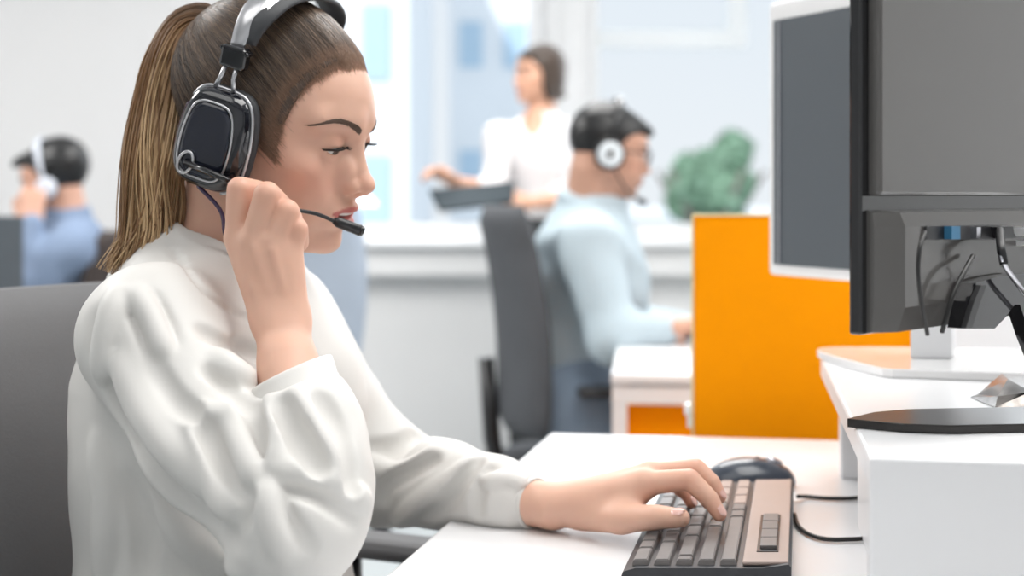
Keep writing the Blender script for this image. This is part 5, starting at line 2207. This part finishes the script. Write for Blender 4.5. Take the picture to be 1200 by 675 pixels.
m.tube([q0, q0 + (q1 - q0) * .2, q0 + (q1 - q0) * .85, q1], [.005, .0075, .0075, .005], n=12)
m.build('microphone', M['black'], h2)
# his glasses
gl = empty('glasses', tuple(mM @ np.array([0.09, 0, 0.02]) + mo_))
tag(gl, 'thin black-framed glasses on the man in the pale blue shirt', 'glasses')
for s in (-1, 1):
    m = MB()
    rr = []
    for k in range(28):
        a = 2 * math.pi * k / 28
        y = math.copysign(abs(math.cos(a)) ** 0.7, math.cos(a)) * 26
        z = math.copysign(abs(math.sin(a)) ** 0.7, math.sin(a)) * 18
        rr.append(TX @ Vector(((103 - 0.010 * (y + 32) ** 2 * 0.12) / 1000, s * (y + 32) / 1000, (15 + z) / 1000)))
    m.tube(rr + rr[:2], 0.0013, n=6, cap=False)
    rim = m.build('rim', M['black'], gl)
    m = MB()
    m.loft([rr, [p + Vector(mM[:, 0] * 0.0008) for p in rr]])
    m.build('lens', M['lens'], rim)
    m = MB()
    m.tube([TX @ Vector((.098, s * .058, .022)), TX @ Vector((.088, s * .072, .023)), TX @ Vector((.04, s * .076, .018)), TX @ Vector((.0, s * .077, .014))], 0.0019, n=6)
    m.build('temple', M['black'], gl)
m = MB()
m.tube([TX @ Vector((.1030, -.007, .020)), TX @ Vector((.108, 0, .023)), TX @ Vector((.1030, .007, .020))], 0.0015, n=6)
m.build('bridge', M['black'], gl)

# the woman standing before the window
sM = rotm(math.radians(150), math.radians(2), math.radians(0))
so_ = np.array([(634 - 600) / FPX * 5.0, 5.0, 1.462])


def bob(K):
    K.ell((-30, 0, -6), (66, 76, 84), 16)
    K.ell((4, -66, -16), (30, 15, 66), 14)
    K.ell((4, 66, -16), (30, 15, 66), 14)
    K.ell((-40, 0, -62), (56, 74, 20), 12)
    K.ell((52, 22, 92), (40, 40, 20), 12, R=_ry(0.25))
    # the face stays free, and so does the neck
    K.ell((92, 0, -14), (68, 54, 82), 6, '-')
    K.ell((20, 0, -90), (46, 46, 60), 6, '-')


wr_f = at(600, 228, 4.72)
back_person('woman in a white shirt standing before the window with a dark tablet', sM, so_,
            dict(neck=at(632, 141, 5.0), chest=at(630, 190, 5.02), waist=at(636, 244, 5.02), pelvis=np.array([0.115, 5.03, 0.90]), yaw=math.radians(150), chest_r=(0.105, 0.158, 0.18),
                 near=(at(586, 162, 4.93), at(578, 224, 4.86), at(534, 214, 4.74)), far=(at(676, 160, 5.06), at(672, 232, 4.92), at(618, 238, 4.74)),
                 near_dir=(-0.85, -0.5, 0.55), far_dir=(-1.0, -0.25, 0.22), near_thumb=1, far_thumb=-1,
                 legs=[((0.05, 5.00, 0.88), (0.045, 4.97, 0.47), (0.05, 5.03, 0.085), (-0.03, 4.93, 0.035)), ((0.18, 5.06, 0.88), (0.185, 5.04, 0.47), (0.19, 5.09, 0.085), (0.12, 4.98, 0.035))],
                 standing=True, hem=0.075, collar_h=0.0,
                 vneck=(at(624, 139, 4.94), (0.036, 0.08, 0.075), np.eye(3))),
            (0.68, 0.38, 0.26), M['shirt_white'], M['slacks'],
            cap_hair([-110, -60, 0, 20, 40, 58, 72, 110], [-70, -70, -40, 0, 34, 54, 74, 80], 7, M['hair_brown'], bob, wob=0.5), False, h=0.005, arms_bare=0.62,
            hand_k=(0.55, 0.5), hand_up=((-0.3, 0.2, 1.0), (0.0, -0.8, 0.6)))
# her tablet
tb = empty('tablet', tuple(at(553, 232, 4.68)))
tag(tb, 'dark flat tablet held by the standing woman in the white shirt', 'tablet')
c_ = [at(503, 222, 4.62), at(604, 212, 4.72), at(601, 236, 4.55), at(515, 246, 4.46)]
nrm = np.cross(np.array(c_[1]) - c_[0], np.array(c_[3]) - c_[0])
nrm = nrm / np.linalg.norm(nrm)
if nrm[1] > 0:
    nrm = -nrm
for nm_, ins, t0_, t1_, mt_ in (('housing', 0.0, -0.008, 0.0, mat('tablet_case', (0.02, 0.03, 0.035), 0.7, spec=0.2)), ('screen', 0.06, 0.0, 0.0008, mat('tablet_screen', (0.030, 0.042, 0.050), 0.6, spec=0.2))):
    m = MB()
    cc = np.mean(c_, 0)
    ring = [np.array(p) * (1 - ins) + cc * ins for p in c_]
    rr = []
    for i in range(4):
        a, b, c2 = ring[i - 1], ring[i], ring[(i + 1) % 4]
        for u in (0.06, 0.0):
            pass
        rr += [b + (a - b) * 0.05, b + (a - b) * 0.015 + (c2 - b) * 0.015, b + (c2 - b) * 0.05]
    m.loft([[p + nrm * t0_ for p in rr], [p + nrm * t1_ for p in rr]])
    m.build(nm_, mt_, tb, smooth=False)

# the man at the far left, facing left with a hand at his face
lM = rotm(math.radians(182), math.radians(14), math.radians(0))
lo_ = np.array([(66 - 600) / FPX * 4.3, 4.3, CZ - (216 - HY) / FPX * 4.3])


def quiff(K):
    K.ell((66, 0, 92), (52, 44, 22), 14, R=_ry(0.10))
    K.ell((-24, 0, 58), (92, 80, 84), 10)
    K.fn(lambda p: (np.interp(p[:, 0], [-110, -80, -45, -24, 0, 12, 24, 40, 58, 70, 130], [-40, -48, -40, -22, -5, 4, 30, 58, 66, 72, 78]) - p[:, 2]) * .6, (0, 0, 0), 1e9, 5, '&')


back_person('dark-haired man in a blue shirt at the far left, hand at his face', lM, lo_,
            dict(neck=at(77, 252, 4.3), chest=at(84, 318, 4.32), waist=at(92, 385, 4.32), pelvis=np.array([-1.36, 4.32, 0.60]), yaw=math.radians(182), chest_r=(0.12, 0.18, 0.17),
                 near=(at(84, 290, 4.14), at(22, 350, 4.10), at(38, 262, 4.14)), far=(at(82, 286, 4.46), at(40, 352, 4.48), at(-8, 344, 4.40)), near_dir=(-0.10, 0.35, 1.0), near_thumb=1, far_thumb=1,
                 legs=[((-1.36, 4.22, 0.585), (-1.77, 4.22, 0.56), (-1.75, 4.22, 0.085), (-1.89, 4.22, 0.035)), ((-1.36, 4.42, 0.585), (-1.77, 4.42, 0.56), (-1.75, 4.42, 0.085), (-1.89, 4.42, 0.035))], hem=-0.10),
            (0.58, 0.33, 0.24), M['shirt_blue'], M['slacks'],
            cap_hair([-110, -80, -45, -24, 0, 12, 24, 40, 58, 70, 110], [-40, -48, -40, -22, -5, 4, 30, 58, 66, 72, 78], 6, M['hair_black'], quiff, wob=0.6), True, h=0.005,
            hand_k=(0.8, 0.4), hand_up=((0.3, -1, 0.0), (0, 0, 1)))
h3 = empty('headset', tuple(lo_))
tag(h3, 'white over-ear headset on the dark-haired man at the far left', 'headset')
M['white_plastic'] = mat('white_plastic', (0.66, 0.70, 0.78), 0.4)
TX = Matrix(((lM[0, 0], lM[0, 1], lM[0, 2], lo_[0]), (lM[1, 0], lM[1, 1], lM[1, 2], lo_[1]), (lM[2, 0], lM[2, 1], lM[2, 2], lo_[2]), (0, 0, 0, 1)))
hs = h3
for s in (-1, 1):
    RX = TX @ Matrix.Translation((0.004, 0, -0.012)) @ Matrix.Rotation(s * -math.pi / 2, 4, 'X')
    m = MB()
    m.lathe([(0.026, 0.066), (0.034, 0.068), (0.034, 0.078), (0.030, 0.079)], M=RX, n=28)
    m.build('ear_cushion', M['pad'], h3)
    m = MB()
    m.lathe([(0.030, 0.078), (0.033, 0.082), (0.031, 0.092), (0.020, 0.096)], M=RX, n=28)
    m.build('ear_cup', M['white_plastic'], h3)
band('headband', 86, 146, 16, 10.0, 3.0, M['white_plastic'], 10)
